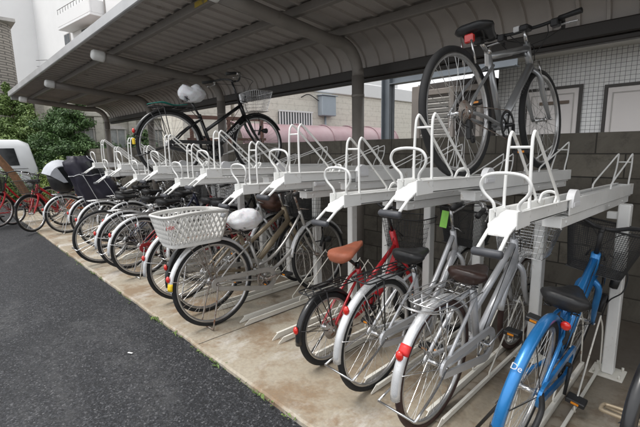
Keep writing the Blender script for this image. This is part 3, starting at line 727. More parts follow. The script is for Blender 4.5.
def rack_unit(i):
    X = TX[i]; low = i % 2 == 0; z = 1.185 if low else 1.275; px = PX[i]-X
    def TB(m, *a):
        m.v = [(x_, y_, z_-.030*max(0, y_-.05)) for x_, y_, z_ in m.v]; return m.build(*a)
    u = empty('upper_rack', (X, 1.42, 0), label=ULAB[i], cat='bike rack', group='white upper trays of the two level bicycle rack')
    hw = .042; Y = lambda y: y-1.42
    t = MB()     # sliding tray: U channel
    t.box(-hw, hw, Y(1.50), Y(2.12), z-.055, z-.051)
    for s in (-1, 1):
        t.bbox(min(s*hw, s*(hw-.004)), max(s*hw, s*(hw-.004)), Y(1.47), Y(2.12), z-.058, z, .0015)
        t.bbox(min(s*hw, s*(hw+.012)), max(s*hw, s*(hw+.012)), Y(1.47), Y(2.12), z-.003, z+.001, .001)
    TB(t, 'sliding_tray', 'rackwhite', u)
    p = MB()     # front plate, dropping towards the lever
    top = [(-.030, Y(1.385), z-.075), (.030, Y(1.385), z-.075), (.048, Y(1.42), z-.048), (.046, Y(1.50), z-.018), (.044, Y(1.56), z-.012), (-.044, Y(1.56), z-.012), (-.046, Y(1.50), z-.018), (-.048, Y(1.42), z-.048)]
    p.add(top+[(a, b, c-.006) for a, b, c in top], [(0,1,2,7), (7,2,3,6), (6,3,4,5), (8,15,10,9), (15,14,11,10), (14,13,12,11)]+[(k, k+8, (k+1) % 8+8, (k+1) % 8) for k in range(8)], False)
    for s in (-1, 1): p.bbox(min(s*.044, s*.050), max(s*.044, s*.050), Y(1.43), Y(1.56), z-.062, z+.004, .002)
    p.build('front_plate', 'rackwhite', u)
    l = MB()
    for s in (-1, 1): l.tube([(s*.040, Y(1.45), z-.045), (s*.036, Y(1.39), z-.072), (s*.038, Y(1.315), z-.125)], .0065, 8)
    lo = l.build('lever', 'rackwhite', u)
    gr = MB(); gr.tube([(-.052, Y(1.312), z-.127), (-.046, Y(1.312), z-.127), (.046, Y(1.312), z-.127), (.052, Y(1.312), z-.127)], [.011, .0155, .0155, .011], 12)
    gr.build('lever_grip', 'greyplastic', lo)
    h = MB()     # omega shaped guide loop
    pts = [(-.043, 1.46, z-.01), (-.045, 1.452, z+.025), (-.075, 1.442, z+.06), (-.086, 1.435, z+.092), (-.070, 1.43, z+.122), (-.03, 1.427, z+.134)]
    pts = pts+[(-a, b, c) for a, b, c in pts[::-1]]
    h.tube(smoothpath([(a, Y(b), c) for a, b, c in pts], 4), rod, 8); h.build('guide_loop', 'rackwhite', u)
    a = MB()     # tall A hoops
    for s in (-1, 1):
        a.tube(smoothpath([(s*.045, Y(1.555), z-.03), (s*.045, Y(1.55), z+.05), (s*.041, Y(1.552), z+.22), (s*.040, Y(1.565), z+.272), (s*.040, Y(1.60), z+.268), (s*.043, Y(1.76), z+.135), (s*.045, Y(1.885), z+.028), (s*.045, Y(1.90), z+.004), (s*.043, Y(1.88), z-.012)], 4), rod, 8)
    a.tube([(-.041, Y(1.556), z+.225), (.041, Y(1.556), z+.225)], rod*.85, 6)
    TB(a, 'wheel_hoop', 'rackwhite', u)
    m = MB()     # motion catch: small arch on the tray
    m.tube(smoothpath([(-.03, Y(1.90), z-.01), (-.028, Y(1.93), z+.028), (0, Y(1.945), z+.040), (.028, Y(1.93), z+.028), (.03, Y(1.90), z-.01)], 4), .010, 6, flat=.5)
    TB(m, 'wheel_stop', 'rackwhite', u)
    r = MB(); hw2 = .054; zr = z-.004; ye = 3.64    # fixed rear channel
    r.box(-hw2+.004, hw2-.004, Y(2.06), Y(ye), zr-.066, zr-.062)
    r.bbox(-hw2*.72, hw2*.72, Y(2.55), Y(ye-.01), zr-.014, zr-.010, .001)
    for s in (-1, 1):
        r.bbox(min(s*hw2, s*(hw2-.005)), max(s*hw2, s*(hw2-.005)), Y(2.045), Y(ye), zr-.070, zr+.002, .002)
        r.bbox(min(s*hw2, s*(hw2-.018)), max(s*hw2, s*(hw2-.018)), Y(2.05), Y(ye), zr+.003, zr+.006, .001)
    r.box(-hw2+.006, hw2-.006, Y(ye-.006), Y(ye-.001), zr-.062, zr)
    TB(r, 'rear_channel', 'rackwhite', u)
    k = MB(); z2 = zr-.072
    k.bbox(-.040, .040, Y(1.99), Y(3.58), z2-.052, z2, .003); k.bbox(-.050, .050, Y(1.985), Y(3.585), z2-.006, z2-.0015, .001)
    for yy in (2.06, 2.95, 3.36):
        k.lathe([(.0001, .0445), (.007, .0445), (.007, .040)], (0, Y(yy), z2-.028), 'x', 8)
    TB(k, 'support_beam', 'rackwhite', u)
    cpm = MB(); pts2 = [(.055*math.cos(R_(t_)), .055*math.sin(R_(t_))) for t_ in range(0, 181, 15)]
    outl = [(Y(2.115)+a_, zr-.008+b_) for a_, b_ in pts2]+[(Y(2.06), zr-.034), (Y(2.17), zr-.034)]
    cpm.plate(outl, None, hw2-.022, hw2+.009); cpm.bbox(hw2+.009, hw2+.013, Y(2.066), Y(2.164), zr-.030, zr-.010, .0015)
    TB(cpm, 'roller_cap', 'capgrey', u)
    b = MB()     # rear hoops
    for s in (-1, 1):
        b.tube(smoothpath([(s*.046, Y(2.910), zr-.01), (s*.046, Y(2.915), zr+.012), (s*.045, Y(2.960), zr+.045), (s*.043, Y(3.330), zr+.150), (s*.040, Y(3.530), zr+.21), (s*.040, Y(3.565), zr+.205), (s*.042, Y(3.550), zr+.12), (s*.045, Y(3.490), zr+.03), (s*.046, Y(3.485), zr-.01)], 4), rod*.85, 8)
    b.tube([(-.041, Y(3.560), zr+.16), (.041, Y(3.560), zr+.16)], rod*.8, 6)
    TB(b, 'rear_hoop', 'rackwhite', u)
    q = MB(); zt = z2-(.100 if i else .045); dy = .13 if i == 0 else 0    # post
    q.bbox(px-.030, px+.030, Y(2.70)+dy, Y(2.775)+dy, .012, zt-.0, .006)
    if i == 0: q.bbox(.052, px-.031, Y(2.715)+dy, Y(2.76)+dy, zt-.09, zt-.05, .002)
    if 0 < i: q.bbox(min(0, px)-.03, max(0, px)+.03, Y(2.715)+dy, Y(2.76)+dy, zt+.001, zt+.008, .002)
    q.build('post', 'rackwhite', u)
    bp = MB(); bp.bbox(px-.085, px+.085, Y(2.66)+dy, Y(2.82)+dy, .001, .011, .002)
    for sx in (-1, 1):
        for sy in (-1, 1): bp.tube([(px+sx*.065, Y(2.74)+dy+sy*.06, .011), (px+sx*.065, Y(2.74)+dy+sy*.06, .035)], .007, 6)
    bp.build('base_plate', 'railwhite', u)
LLAB = ['white floor rail under the blue bicycle', 'white floor rail under the silver bicycle with the dark brown saddle', 'white floor rail under the silver bicycle with the black saddle',
 'white floor rail under the small red bicycle', 'empty white floor rail between the red bicycle and the basket bicycle', 'white floor rail beside the rusty bicycle with the white rear basket',
 'white floor rail under the champagne framed bicycle', 'white floor rail under the bicycle with the brown basket cover', 'empty white floor rail left of the brown covered basket',
 'white floor rail under the red framed bicycle', 'white floor rail under the bicycle with two red reflectors', 'white floor rail at the far end of the lower row']
LX = [-.50, -.945, -1.365, -1.80, -2.225, -2.665, -3.10, -3.55, -4.05, -4.55, -5.03, -5.5]
for i in range(12):
    rack_unit(i)
    fr_ = empty('floor_rail', (LX[i], 1.66, 0), label=LLAB[i], cat='rail', group='white floor rails of the bicycle rack')
    c = MB(); y1 = 1.16; 
    rf_ = MB(); rf_.box(-.0355, .0355, .06, y1-.002, .003, .007); rf_.build('rail_floor', 'raildirt', fr_)
    for s in (-1, 1):
        a_, b2 = (min(s*.036, s*.040), max(s*.036, s*.040))
        c.add([(x_, y_, z_) for x_ in (a_, b2) for (y_, z_) in ((-.0, .004), (.0, .012), (.05, .046), (y1, .046), (y1, .004))],
              [(0,1,2,3,4), (9,8,7,6,5), (0,5,6,1), (1,6,7,2), (2,7,8,3), (3,8,9,4), (4,9,5,0)], False)
        c.box(min(s*.040, s*.056), max(s*.040, s*.050), .05, y1, .042, .046)
    c.build('rail_channel', 'railwhite', fr_)
    h = MB()
    for s in (-1, 1):
        h.tube(smoothpath([(s*.05, .60, .03), (s*.05, .58, .07), (s*.05, .64, .12), (s*.048, .98, .40), (s*.048, 1.02, .41), (s*.05, 1.10, .30), (s*.05, 1.13, .05)], 4), .0045, 6)
    h.build('wheel_guide', 'railwhite', fr_)

# ------------------------------------------------------------------ bicycles
G = 'bicycles parked in the lower rack row'
# blue
c = bike('bicycle', (-.60, 1.80, 0), R_(1), R_(9), 'bright blue bicycle with black mesh front basket and black saddle', G, R=.335, wb=1.0, metal='plastic', boff=.13, blen=.24, frame='blue', fender='blue', ffender='blue', saddle_z=.715,
         basket='mesh', rack=False, guard='blue', style='straight', lock=True, tape='plastic', fa=190, crank=265, fr=.019, ra=95, reflector=None, stand='side', bar_z=.96)
rt = c['root']
rf = MB(); rf.lathe([(.0001, -.012), (.015, -.012), (.022, -.002), (.016, .008), (.0001, .012)], (.055, .0+.12, .64), 'y', 14); rf.build('reflector', 'redlens', rt)
me = textmesh('De', .036, 'piping'); o = link('fender_lettering', me, rt, (0, -.215, .665)); o.rotation_euler = (R_(90-52), 0, 0); o.location = (0, -(.34+.031)*math.cos(R_(40)), .34+(.34+.031)*math.sin(R_(40))); o.rotation_euler = (R_(50), 0, 0)
cl = MB(); cl.tube(smoothpath([(.06, -.02, .36), (.09, -.10, .33), (.085, -.20, .25), (.04, -.30, .20), (-.02, -.32, .19)], 5), .012, 8); cl.build('cable_lock', 'plastic', rt)
cl = MB(); cl.tube(smoothpath([(.028, 1.02, .78), (.13, 1.05, .70), (.15, .98, .60), (.10, .96, .52), (.09, .97, .40)], 5), .004, 6); cl.lathe([(.0001, -.02), (.04, -.02), (.045, 0), (.04, .02), (.0001, .02)], (.10, .98, .64), 'x', 14); cl.build('wheel_lock', 'plastic', rt)
cd = MB(); cd.bbox(.05, .17, .78, .80, .26, .285, .004); cd.bbox(.05, .17, .78, .80, .30, .325, .004)
# silver two (brown saddle)
c = bike('bicycle', (-.963, 1.70, 0), R_(0), R_(2.5), 'silver bicycle with dark brown saddle, wire rear carrier and red fender sticker', G, saddle='saddle_brown', style='straight', frame='greysilver', saddle_z=.755, R=.335, basket='wire', basket_mat='chrome',
         tyre='tyre_brown', wide_rack=True, stand='up', stripes=True, guard='greysilver', crank=18, fr=.02, ra=152)
# silver one
c = bike('bicycle', (-1.368, 1.745, 0), R_(.5), R_(3), 'silver bicycle with black saddle, black mesh basket and green paper tag on the handlebar', G, frame='greysilver', basket='mesh', guard='greysilver', rack_mat='plastic', grips='plastic', crank=215, ra=140, fr=.017, wb=1.06, R=.337, saddle_z=.775, style='mixte')
rt = c['root']; t = MB(); t.bbox(-.027, .027, -.001, .001, -.12, 0, .0005); o = t.build('paper_tag', 'tag', rt, (-.06, c['by']+.0, c['bz']-.05)); o.rotation_euler = (R_(-6), R_(3), 0)
# red mini
c = bike('bicycle', (-1.75, 1.74, 0), R_(0), R_(-2), 'small wheeled red bicycle with tan saddle and black fenders', G, R=.245, tr=.022, wb=.98, frame='red', fender='black', saddle='saddle_tan', saddle_z=.735, saddle_y=.20, style='mini', tilt=.32, rack=True, rack_mat='plastic', metal='plastic',
         guard=None, stand='side', bar='riser', bar_z=.95, basket='wire', rear='cassette', crank=190, fr=.019, ra=165, lamp=False)
o = c['root']; y_ = MB(); y_.lathe([(.0001, .0), (.017, .0), (.017, .003), (.0001, .003)], (0, 0, 0), 'x', 8); y_.build('yellow_badge', 'yellow', o, (.024, c['hy'](.62)-.01, .60))
# rusty main bike with white rear basket
c = bike('bicycle', (-2.825, 1.525, 0), R_(-1), R_(-2), 'rusty silver bicycle with big white plastic rear basket and a bag over its saddle', G, R=.352, wb=1.16, frame='worn', fr=.0135, rim='alloy', metal='rusty', spk='rusty', guard='chaincase', saddle='saddle_black', saddle_z=.78,
         basket='wire', stand='down', stand_mat='rusty', sw=.095, sth=.05, tape='yellow', fa=178, ra=163, crank=8, rack=True, style='mixte')
rt = c['root']; bag_mesh((0, .32, .815), (.125, .155, .105), 3, .12, .1).build('saddle_cover', 'bag', rt)
P = basket_fn(0, -.155, .71, .945, .36, .52, .26, .40, ex=6, arch=.018)
b = MB(); N = 46
for k in range(N):
    for d in (1, -1):
        pts = [P((k+d*2.6*j/7)/N, .14+.80*j/7) for j in range(8)]; b.tube(pts, .0085, 5, cap=False, flat=.8)
for v0, v1, nn in ((.0, .17, 2), (.92, 1., 2)):
    rings = []
    for v, dd in ((v0, 1.0), (v1, 1.0), (v1, .975), (v0, .975)):
        ring = []
        for i in range(60):
            p = P(i/60, v); ring.append((p[0]*dd, -.17+(p[1]+.17)*dd, p[2]))
        rings.append(ring)
    rings.append(rings[0]); b.loft(rings, caps=False)
b.tube([P(k/60, 1.0) for k in range(60)], .010, 8, closed=True)
fl = [P(k/60, .0) for k in range(60)]; b.add(fl, [tuple(range(60))], False)
bo = b.build('rear_basket', 'basket_white', rt)
dn = MB(); dn.lathe([(.0001, .015), (.018, .013), (.020, 0), (.0001, 0)], (.187, .02, .915), 'x', 14); dn.build('basket_badge', 'piping', bo)
me = textmesh('HSK', .035, 'textred'); o = link('basket_lettering', me, bo, (.178, -.385, .875)); o.rotation_euler = (R_(90), 0, R_(90))
# champagne bike behind
c = bike('bicycle', (-3.13, 1.62, 0), R_(0), R_(-1), 'champagne framed bicycle standing behind the rusty basket bicycle', G, frame='beige', style='straight', basket='mesh', fr=.021, fender='black', crank=300, guard='chaincase')
c = bike('bicycle', (-3.57, 1.60, 0), R_(0), R_(1), 'silver bicycle with a brown cover over its front basket', G, frame='silver', basket='wire', guard='chaincase', crank=30, stand='down')
bb = bag_mesh((0, c['hy'](.83)+.21, .83), (.20, .16, .15), 9, .15); bb.build('basket_cover', 'brownbag', c['root'])
c = bike('bicycle', (-3.95, 1.98, 0), R_(2), R_(-2), 'red bicycle pushed far back behind the brown covered basket', G, frame='darkred', basket='wire', guard='chaincase', crank=30)
c = bike('bicycle', (-4.59, 1.60, 0), R_(0), R_(1), 'red framed bicycle with bright steel rear fender left of the white basket', G, frame='darkred', basket='wire', basket_mat='chrome', guard='darkred', crank=120, ra=150, stand='down', R=.34)
c = bike('bicycle', (-5.03, 1.60, 0), R_(0), R_(-1), 'navy bicycle with pale rear fender, between the red framed bicycle and the black tyred one', G, frame='navy', basket='mesh', guard='black', crank=60, ra=158)
c = bike('bicycle', (-5.52, 1.45, 0), R_(2), R_(2), 'dark bicycle without rear fender, its black tyre nearest the road', G, frame='black', basket='wire', guard='black', crank=160, fender=None, rack=False)
c = bike('bicycle', (-5.95, 1.95, 0), R_(0), R_(0), 'grey bicycle with long rear fender, set back next to the navy child seat cover', G, frame='greysilver', basket='wire', crank=20)
c = bike('bicycle', (-4.30, 2.02, 0), R_(0), R_(0), 'black bicycle set back behind the red framed bicycle', G, frame='black', basket='mesh', guard='black', crank=20)
c = bike('bicycle', (-6.42, 1.72, 0), R_(1), R_(1), 'silver bicycle with a wire basket just right of the navy rain cover', G, frame='silver', basket='wire', crank=70, saddle_z=.80, R=.34)
c = bike('bicycle', (-6.80, 2.10, 0), R_(-2), R_(-2), 'navy bicycle half hidden behind the navy rain cover', G, frame='navy', basket='mesh', guard='black', crank=140, R=.34)
c = bike('bicycle', (-5.28, 2.12, 0), R_(2), R_(2), 'silver bicycle pushed in deep between the dark unfendered bicycle and its neighbour', G, frame='silver', basket='wire', basket_mat='chrome', crank=10, R=.34)
c = bike('bicycle', (-9.75, 2.75, 0), R_(12), R_(-2), 'black bicycle with mesh basket behind the orange bicycle', 'bicycles parked beyond the racks', frame='black', basket='mesh', guard='black', fender='black', crank=10, R=.34)
# near right black bike, mostly out of frame
c = bike('bicycle', (-.065, 1.97, 0), R_(-14), R_(-3), 'glossy black bicycle cut by the right edge of the photo', G, frame='black', fender='black', ffender='black', basket=None, rack=False, guard='black', style='loop', R=.34, reflector=None, crank=100, fr=.02, metal='plastic')
pdl = MB(); pdl.tube(smoothpath([(-.06, .0, .30), (-.20, -.015, .29), (-.215, -.03, .29), (-.21, -.06, .29), (-.19, -.075, .29), (-.06, -.075, .30)], 4), .009, 6); pdl.tube([(-.06, -.037, .295), (-.20, -.04, .29)], .006, 6)
pdl.build('folding_footrest', 'beige', c['root'])
# upper bikes
c = bike('bicycle', (-1.01, 2.01, 1.243), R_(-3), R_(-4.5), 'silver flat bar bicycle with quick wheels standing on a high upper tray', 'bicycles on the upper trays', R=.34, tr=.0205, wb=1.09, style='diamond', frame='alloyframe', fender=None, reflector=None, basket=None, rack=False, guard=None, stand=None,
         bar='flat', bar_z=.90, saddle_z=.80, saddle_y=.235, lamp=False, rear='cassette', fr=.0175, crank=262, fork='alloyframe')
rt = c['root']
l = MB(); l.bbox(-.025, .025, .12, .15, .715, .76, .006); l.build('tail_light', 'redlens', rt)
dr = MB(); dr.bbox(.045, .065, -.015, .015, .20, .30, .005); dr.lathe([(.004, -.004), (.02, -.004), (.02, .004), (.004, .004)], (.06, .01, .27), 'x', 12); dr.lathe([(.004, -.004), (.02, -.004), (.02, .004), (.004, .004)], (.06, .03, .20), 'x', 12)
dr.tube(smoothpath([(.06, -.01, .26), (.07, -.09, .28), (.06, -.06, .34), (.045, .02, .36)], 4), .003, 5); dr.build('derailleur', 'plastic', rt)
be = MB()
for s in (-1, 1):
    be = MB(); be.tube(smoothpath([(s*.20, c['by']-.01, c['bz']+.01), (s*.195, c['by']+.04, c['bz']+.0), (s*.185, c['by']+.07, c['bz']-.04)], 4), .012, 8); be.build('bar_end', 'plastic', rt)
for sx in (-1, 1):
    sm_ = MB(); sm_.bbox(sx*.165-.022, sx*.165+.022, c['by']-.03, c['by']+.03, c['bz']-.035, c['bz']+.012, .006); sm_.build('gear_shifter', 'plastic', rt)
sm_ = MB(); sm_.bbox(-.028, .028, c['by']-.07, c['by']+.012, c['bz']-.018, c['bz']+.02, .008); sm_.build('stem_clamp', 'plastic', rt)
sm_ = MB(); sm_.bbox(-.085, -.045, c['by']-.02, c['by']-.005, c['bz']+.0, c['bz']+.035, .004); sm_.build('white_reflector', 'textwhite', rt)
sm_ = MB(); sm_.bbox(.03, .034, .235, .275, .60, .665, .001); sm_.build('registration_sticker', 'textwhite', rt)
cbm = MB(); cbm.tube(smoothpath([(.12, c['by'], c['bz']), (.08, c['by']+.10, c['bz']-.05), (.0, c['by']+.06, c['bz']-.16), (-.01, .75, .75)], 5), .003, 5); cbm.tube(smoothpath([(-.12, c['by'], c['bz']), (-.02, c['by']+.02, c['bz']-.12), (0, .66, .72), (0, .5, .77)], 5), .003, 5); cbm.build('shift_cable', 'plastic', rt)
for yb in (0, 1.09):
    vb = MB()
    for s in (-1, 1):
        if yb: vb.tube([(s*.035, 1.00, .62), (s*.028, .985, .72)], .006, 6)
        else: vb.tube([(s*.035, .13, .60), (s*.028, .10, .72)], .006, 6)
    vb.build('rim_brake', 'chrome', rt)
me = textmesh('OODOO', .034, 'textblack')
BB = c['BB']; hyb = c['hy'](c['hb'])
an = math.atan2(c['hb']-BB[1], hyb-BB[0])
o = link('frame_lettering', me, rt, (.0275, (BB[0]+hyb)/2+.07, (BB[1]+c['hb'])/2+.115)); o.rotation_euler = Euler((R_(90), 0, R_(90)))
o.matrix_local = Matrix.Translation((.0272, BB[0]+(hyb-BB[0])*.66, BB[1]+(c['hb']-BB[1])*.66)) @ Matrix(((0, 0, 1, 0), (math.cos(an), -math.sin(an), 0, 0), (math.sin(an), math.cos(an), 0, 0), (0, 0, 0, 1)))
c = bike('bicycle', (-4.14, 1.83, 1.12), R_(-2.5), R_(-2), 'black bicycle with white bag over its saddle standing on a low upper tray', 'bicycles on the upper trays', R=.35, wb=1.09, style='straight', frame='black', fender='black', saddle='saddle_black', saddle_z=.87, saddle_y=.26, sw=.055, sl=.17, sth=.03,
         guard='black', metal='black', basket='wire', basket_mat='chrome', rack=True, rack_mat='black', fa=165, ra=158, stand='up', tape=None, fr=.02, bar_z=1.06, crank=290, ffender='black')
rt = c['root']; bag_mesh((0, .28, .885), (.105, .14, .115), 5, .13, .42).build('saddle_cover', 'bag', rt)
cr2 = MB(); cr2.bbox(-.02, .02, -.375, -.355, .36, .42, .004); cr2.build('amber_plate', 'yellow', rt)
crd = MB()
for s in range(3): crd.tube(smoothpath([(-.07+.02*s, -.18, .765), (.03*s-.03, -.05, .785), (-.04+.02*s, .08, .765), (.05, .2, .77)], 4), .004, 5)
crd.build('elastic_cord', simple('green_cord', (.01,.20,.16), .6), rt)
BB = c['BB']; hyb = c['hy'](c['hb']); an = math.atan2(c['hb']-BB[1], hyb-BB[0])
tb = MB(); d = Vector((0, hyb-BB[0], c['hb']-BB[1])); p0 = Vector((0, *BB)); tb.tube([p0+d*.1, p0+d*.97], .037, 12); tb.build('battery_tube', 'black', rt)
me = textmesh('ELEVENDER', .058, 'textwhite'); o = link('frame_lettering', me, rt)
o.matrix_local = Matrix.Translation((.0378, BB[0]+(hyb-BB[0])*.52, BB[1]+(c['hb']-BB[1])*.52)) @ Matrix(((0, 0, 1, 0), (math.cos(an), -math.sin(an), 0, 0), (math.sin(an), math.cos(an), 0, 0), (0, 0, 0, 1)))
# child seat bicycles at the far end
c = bike('bicycle', (-8.10, 1.60, 0), R_(0), R_(0), 'bicycle carrying a child seat with a pale grey hood', 'bicycles parked beyond the racks', R=.33, frame='greysilver', basket=None, stand='down', crank=40)
rt = c['root']; seat = MB()
seat.loft([[(a_*.17*q, -.02+b2*.16*q+dy, z_) for a_, b2 in [(math.cos(t_*PI/8), math.sin(t_*PI/8)) for t_ in range(16)]] for z_, q, dy in ((.74, .7, .02), (.80, 1, .0), (.95, 1.05, -.03), (1.02, .95, -.06))])
seat.build('child_seat', 'plastic', rt)
hd = MB(); rings = []
for i in range(11):
    a = R_(-10+i*17); rad = .33
    rings.append([(x_, -.03+rad*math.cos(a)*.85*math.sqrt(max(.05, 1-(x_/.24)**2*.6)), .95+rad*math.sin(a)*1.02*math.sqrt(max(.05, 1-(x_/.24)**2*.6))) for x_ in [-.22+.044*k for k in range(11)]])
vs = [p for r_ in rings for p in r_]; hd.add(vs, [(i*11+k, i*11+k+1, (i+1)*11+k+1, (i+1)*11+k) for i in range(10) for k in range(10)])
for sx in (-.22, .22):
    rim = [(sx, p[1], p[2]) for p in [r_[0] for r_ in rings]]; hd.add([(sx, -.03, .90)]+rim, [(0, i, i+1) for i in range(1, 11)], False)
ho = hd.build('hood', 'hood_grey', rt)
wd = MB(); ol = [(-.03+.20*math.cos(R_(t_))*.85, .97+.20*math.sin(R_(t_))) for t_ in range(-50, 130, 15)]; wd.plate(ol, None, .222, .226); wd.build('hood_window', 'window_film', ho)
for x_ in (): pass
c = bike('bicycle', (-7.30, 1.80, 0), R_(0), R_(0), 'bicycle whose rear child seat is wrapped in a large navy rain cover', 'bicycles parked beyond the racks', R=.33, frame='black', basket=None, stand='down', crank=90)
rt = c['root']; cv = MB(); rings = []
for j in range(21):
    t = j/20; z_ = .50+.84*t
    wx = .22*(1-.25*max(0, t-.55)/.45)*(.85+.15*math.sin(t*PI)); ly = .27-.05*abs(t-.45)-.08*max(0, t-.75)*2; yc = .16*(1-t)**1.0-.16*t+.06
    if t > .93: wx *= .72; ly *= .72
    ring = []
    for k in range(40):
        a = 2*PI*k/40; cc, ss = math.cos(a), math.sin(a); q = (abs(cc)**3+abs(ss)**3)**(-1/3)
        wv = 1+.22*noise.noise(Vector((cc*2.0, ss*2.0, t*2.6)))+.20*abs(noise.noise(Vector((cc*4, ss*4, t*2.2+cc*2))))+.05*noise.noise(Vector((cc*14, ss*14, t*11)))
        ring.append((wx*cc*q*wv, yc+ly*ss*q*wv, z_+.03*noise.noise(Vector((cc*3, ss*3, 5+t)))))
    rings.append(ring)
cv.loft(rings); co = cv.build('rain_cover', 'cover_navy', rt)
pp = MB(); pp.tube([Vector(rings[j][3])*1.0+Vector((.012, 0, 0)) for j in range(0, 21)], .006, 5); pp.tube([Vector(rings[13][k % 40])+Vector((.008 if math.cos(2*PI*k/40) > 0 else -.008, .01*math.sin(2*PI*k/40), 0)) for k in range(-12, 13)], .006, 5); pp.tube([Vector(rings[j][37]) + Vector((.012, 0, 0)) for j in range(0, 14)], .006, 5); pp.build('cover_piping', 'piping', co)
wn = MB(); sel = [5,6,7,8,9]; vs = []
for j in range(13, 19):
    for k in (0, 1, 2, 3, 4, 5, 6, 7): p = Vector(rings[j][k % 40]); vs.append(p+Vector((.012, .008, 0)))
wn.add(vs, [(j*8+k, j*8+k+1, (j+1)*8+k+1, (j+1)*8+k) for j in range(5) for k in range(7)]); wn.build('cover_window', 'window_film', co)
# red bicycle facing out + others at the far left
c = bike('bicycle', (-9.35, 2.02, 0), R_(180+38), R_(3), 'red bicycle facing the road with a dark wire basket', 'bicycles parked beyond the racks', R=.33, frame='red', basket='wire', fender='black', crank=20, rack=False, steer=0, guard=None, metal='plastic', style='straight', fr=.019, wb=1.06)
c = bike('bicycle', (-9.0, 1.75, 0), R_(18), R_(2), 'orange bicycle standing between the red bicycle and the grey hood', 'bicycles parked beyond the racks', R=.33, frame='orange', basket=None, fender=None, crank=20, rack=False, guard=None, metal='plastic', style='diamond', bar='flat', fr=.022, saddle_z=.80, saddle_y=.25, bar_z=.93, stand='side', lamp=False)
c = bike('bicycle', (-10.3, 1.75, 0), R_(180+30), R_(0), 'dark red bicycle with a black mesh basket at the left edge of the photo', 'bicycles parked beyond the racks', R=.33, frame='red', basket='mesh', fender='black', crank=20, rack=False, guard=None, metal='plastic', fr=.018)
c = bike('bicycle', (-10.1, 1.05, -.03), R_(200), R_(0), 'low orange red bicycle lying nearest the road at the left edge', 'bicycles parked beyond the racks', R=.26, wb=.95, frame='red', basket=None, fender=None, crank=20, rack=False, guard=None, metal='plastic', style='mini', saddle_z=.66, saddle_y=.22, bar_z=.80, stand='side', lamp=False)

# ------------------------------------------------------------------ buildings
# tiled building on the right
tb = empty('tiled_building', (-.5, 6, 0), label='white tiled building with two pale doors beyond the block wall', cat='building')
def at(o, base): o.location = (-base[0], -base[1], -base[2]); return o
m = MB(); m.box(-2.50, 6, 6.0, 13, 0, 2.53); at(m.build('tiled_wall', 'tile', tb), (-.5, 6, 0))
m = MB(); m.box(-3.0, 6.2, 5.22, 6.3, 2.531, 2.68); at(m.build('soffit', 'soffit', tb), (-.5, 6, 0))
m = MB(); m.box(-2.9, 6, 6.35, 13, 2.682, 6.5); at(m.build('upper_wall', 'whitewall', tb), (-.5, 6, 0))
for x0, x1, zt in ((-2.08, -1.47, 2.11), (-1.17, -.25, 2.07), (.3, 1.2, 2.07)):
    m = MB()
    for a0, a1, c0, c1 in ((x0-.035, x0, .15, zt), (x1, x1+.035, .15, zt), (x0-.035, x1+.035, zt, zt+.035)): m.box(a0, a1, 5.965, 5.999, c0, c1)
    f = at(m.build('door_frame', 'frame_dark', tb), (-.5, 6, 0))
    m = MB(); m.bbox(x0+.002, x1-.002, 5.972, 5.998, .15, zt-.002, .004)
    m.build('door_panel', 'door', f)
    m = MB(); m.box(x0+.05, x0+.062, 5.966, 5.971, .2, zt-.06); m.box(x1-.062, x1-.05, 5.966, 5.971, .2, zt-.06); m.box(x0+.063, x1-.063, 5.966, 5.971, zt-.072, zt-.06)
    m.build('door_trim', 'frame_grey', f)
    m = MB(); m.tube([(x1-.10, 5.972, 1.02), (x1-.10, 5.93, 1.02), (x1-.22, 5.93, 1.02)], .010, 6); m.bbox(x1-.125, x1-.075, 5.962, 5.9715, .94, 1.12, .002); m.build('door_handle', 'chrome', f)
    if x0 < -2: m = MB(); m.bbox(x0+.16, x1-.10, 5.955, 5.964, zt-.19, zt-.15, .003); m.build('door_closer', simple('door_closer_bronze', (.14,.10,.07), .4), f)
# steel frame + louvre unit
st = empty('steel_frame', (-3.85, 5.2, 0), label='blue grey steel post carrying a horizontal beam beside the louvred unit', cat='steel frame')
m = MB(); X = -3.85
m.box(-.075, .075, -.006, .006, 0, 2.62); m.box(-.075, -.062, -.07, .07, 0, 2.62); m.box(.062, .075, -.07, .07, 0, 2.62); m.build('steel_post', 'steel', st)
m = MB(); m.box(.078, 1.9, -.075, .075, 2.34, 2.352); m.box(.078, 1.9, -.006, .006, 2.353, 2.579); m.box(.078, 1.9, -.075, .075, 2.58, 2.592); m.build('steel_beam', 'steel', st)
m = MB(); m.box(.09, .20, -.008, .008+.01, 2.40, 2.53)
lv = empty('louvre_unit', (-3.4, 5.6, 0), label='taupe louvred service enclosure behind the block wall', cat='enclosure')
m = MB(); m.bbox(-.24, -.10, -.07, .07, 0, 2.32, .006); m.bbox(.38, .46, -.05, .05, 0, 2.26, .006); m.bbox(.80, .86, -.05, .05, 0, 2.26, .006); m.bbox(-.10, .86, -.045, .045, 2.17, 2.25, .006); m.build('enclosure_frame', 'louver', lv)
m = MB()
for i in range(26): 
    z = .15+i*.077; m.box(-.095, .375, -.02, .02, 0, .055, Matrix.Translation((0, 0, z)) @ Matrix.Rotation(R_(32), 4, 'X'))
m.build('louvre_slats', simple('pale_louvre_slat', (.52,.50,.47), .5), lv)
m = MB(); m.box(-.24, .88, .10, .9, 0, 2.36); m.build('enclosure_body', simple('dark_enclosure', (.09,.08,.075), .6), lv)
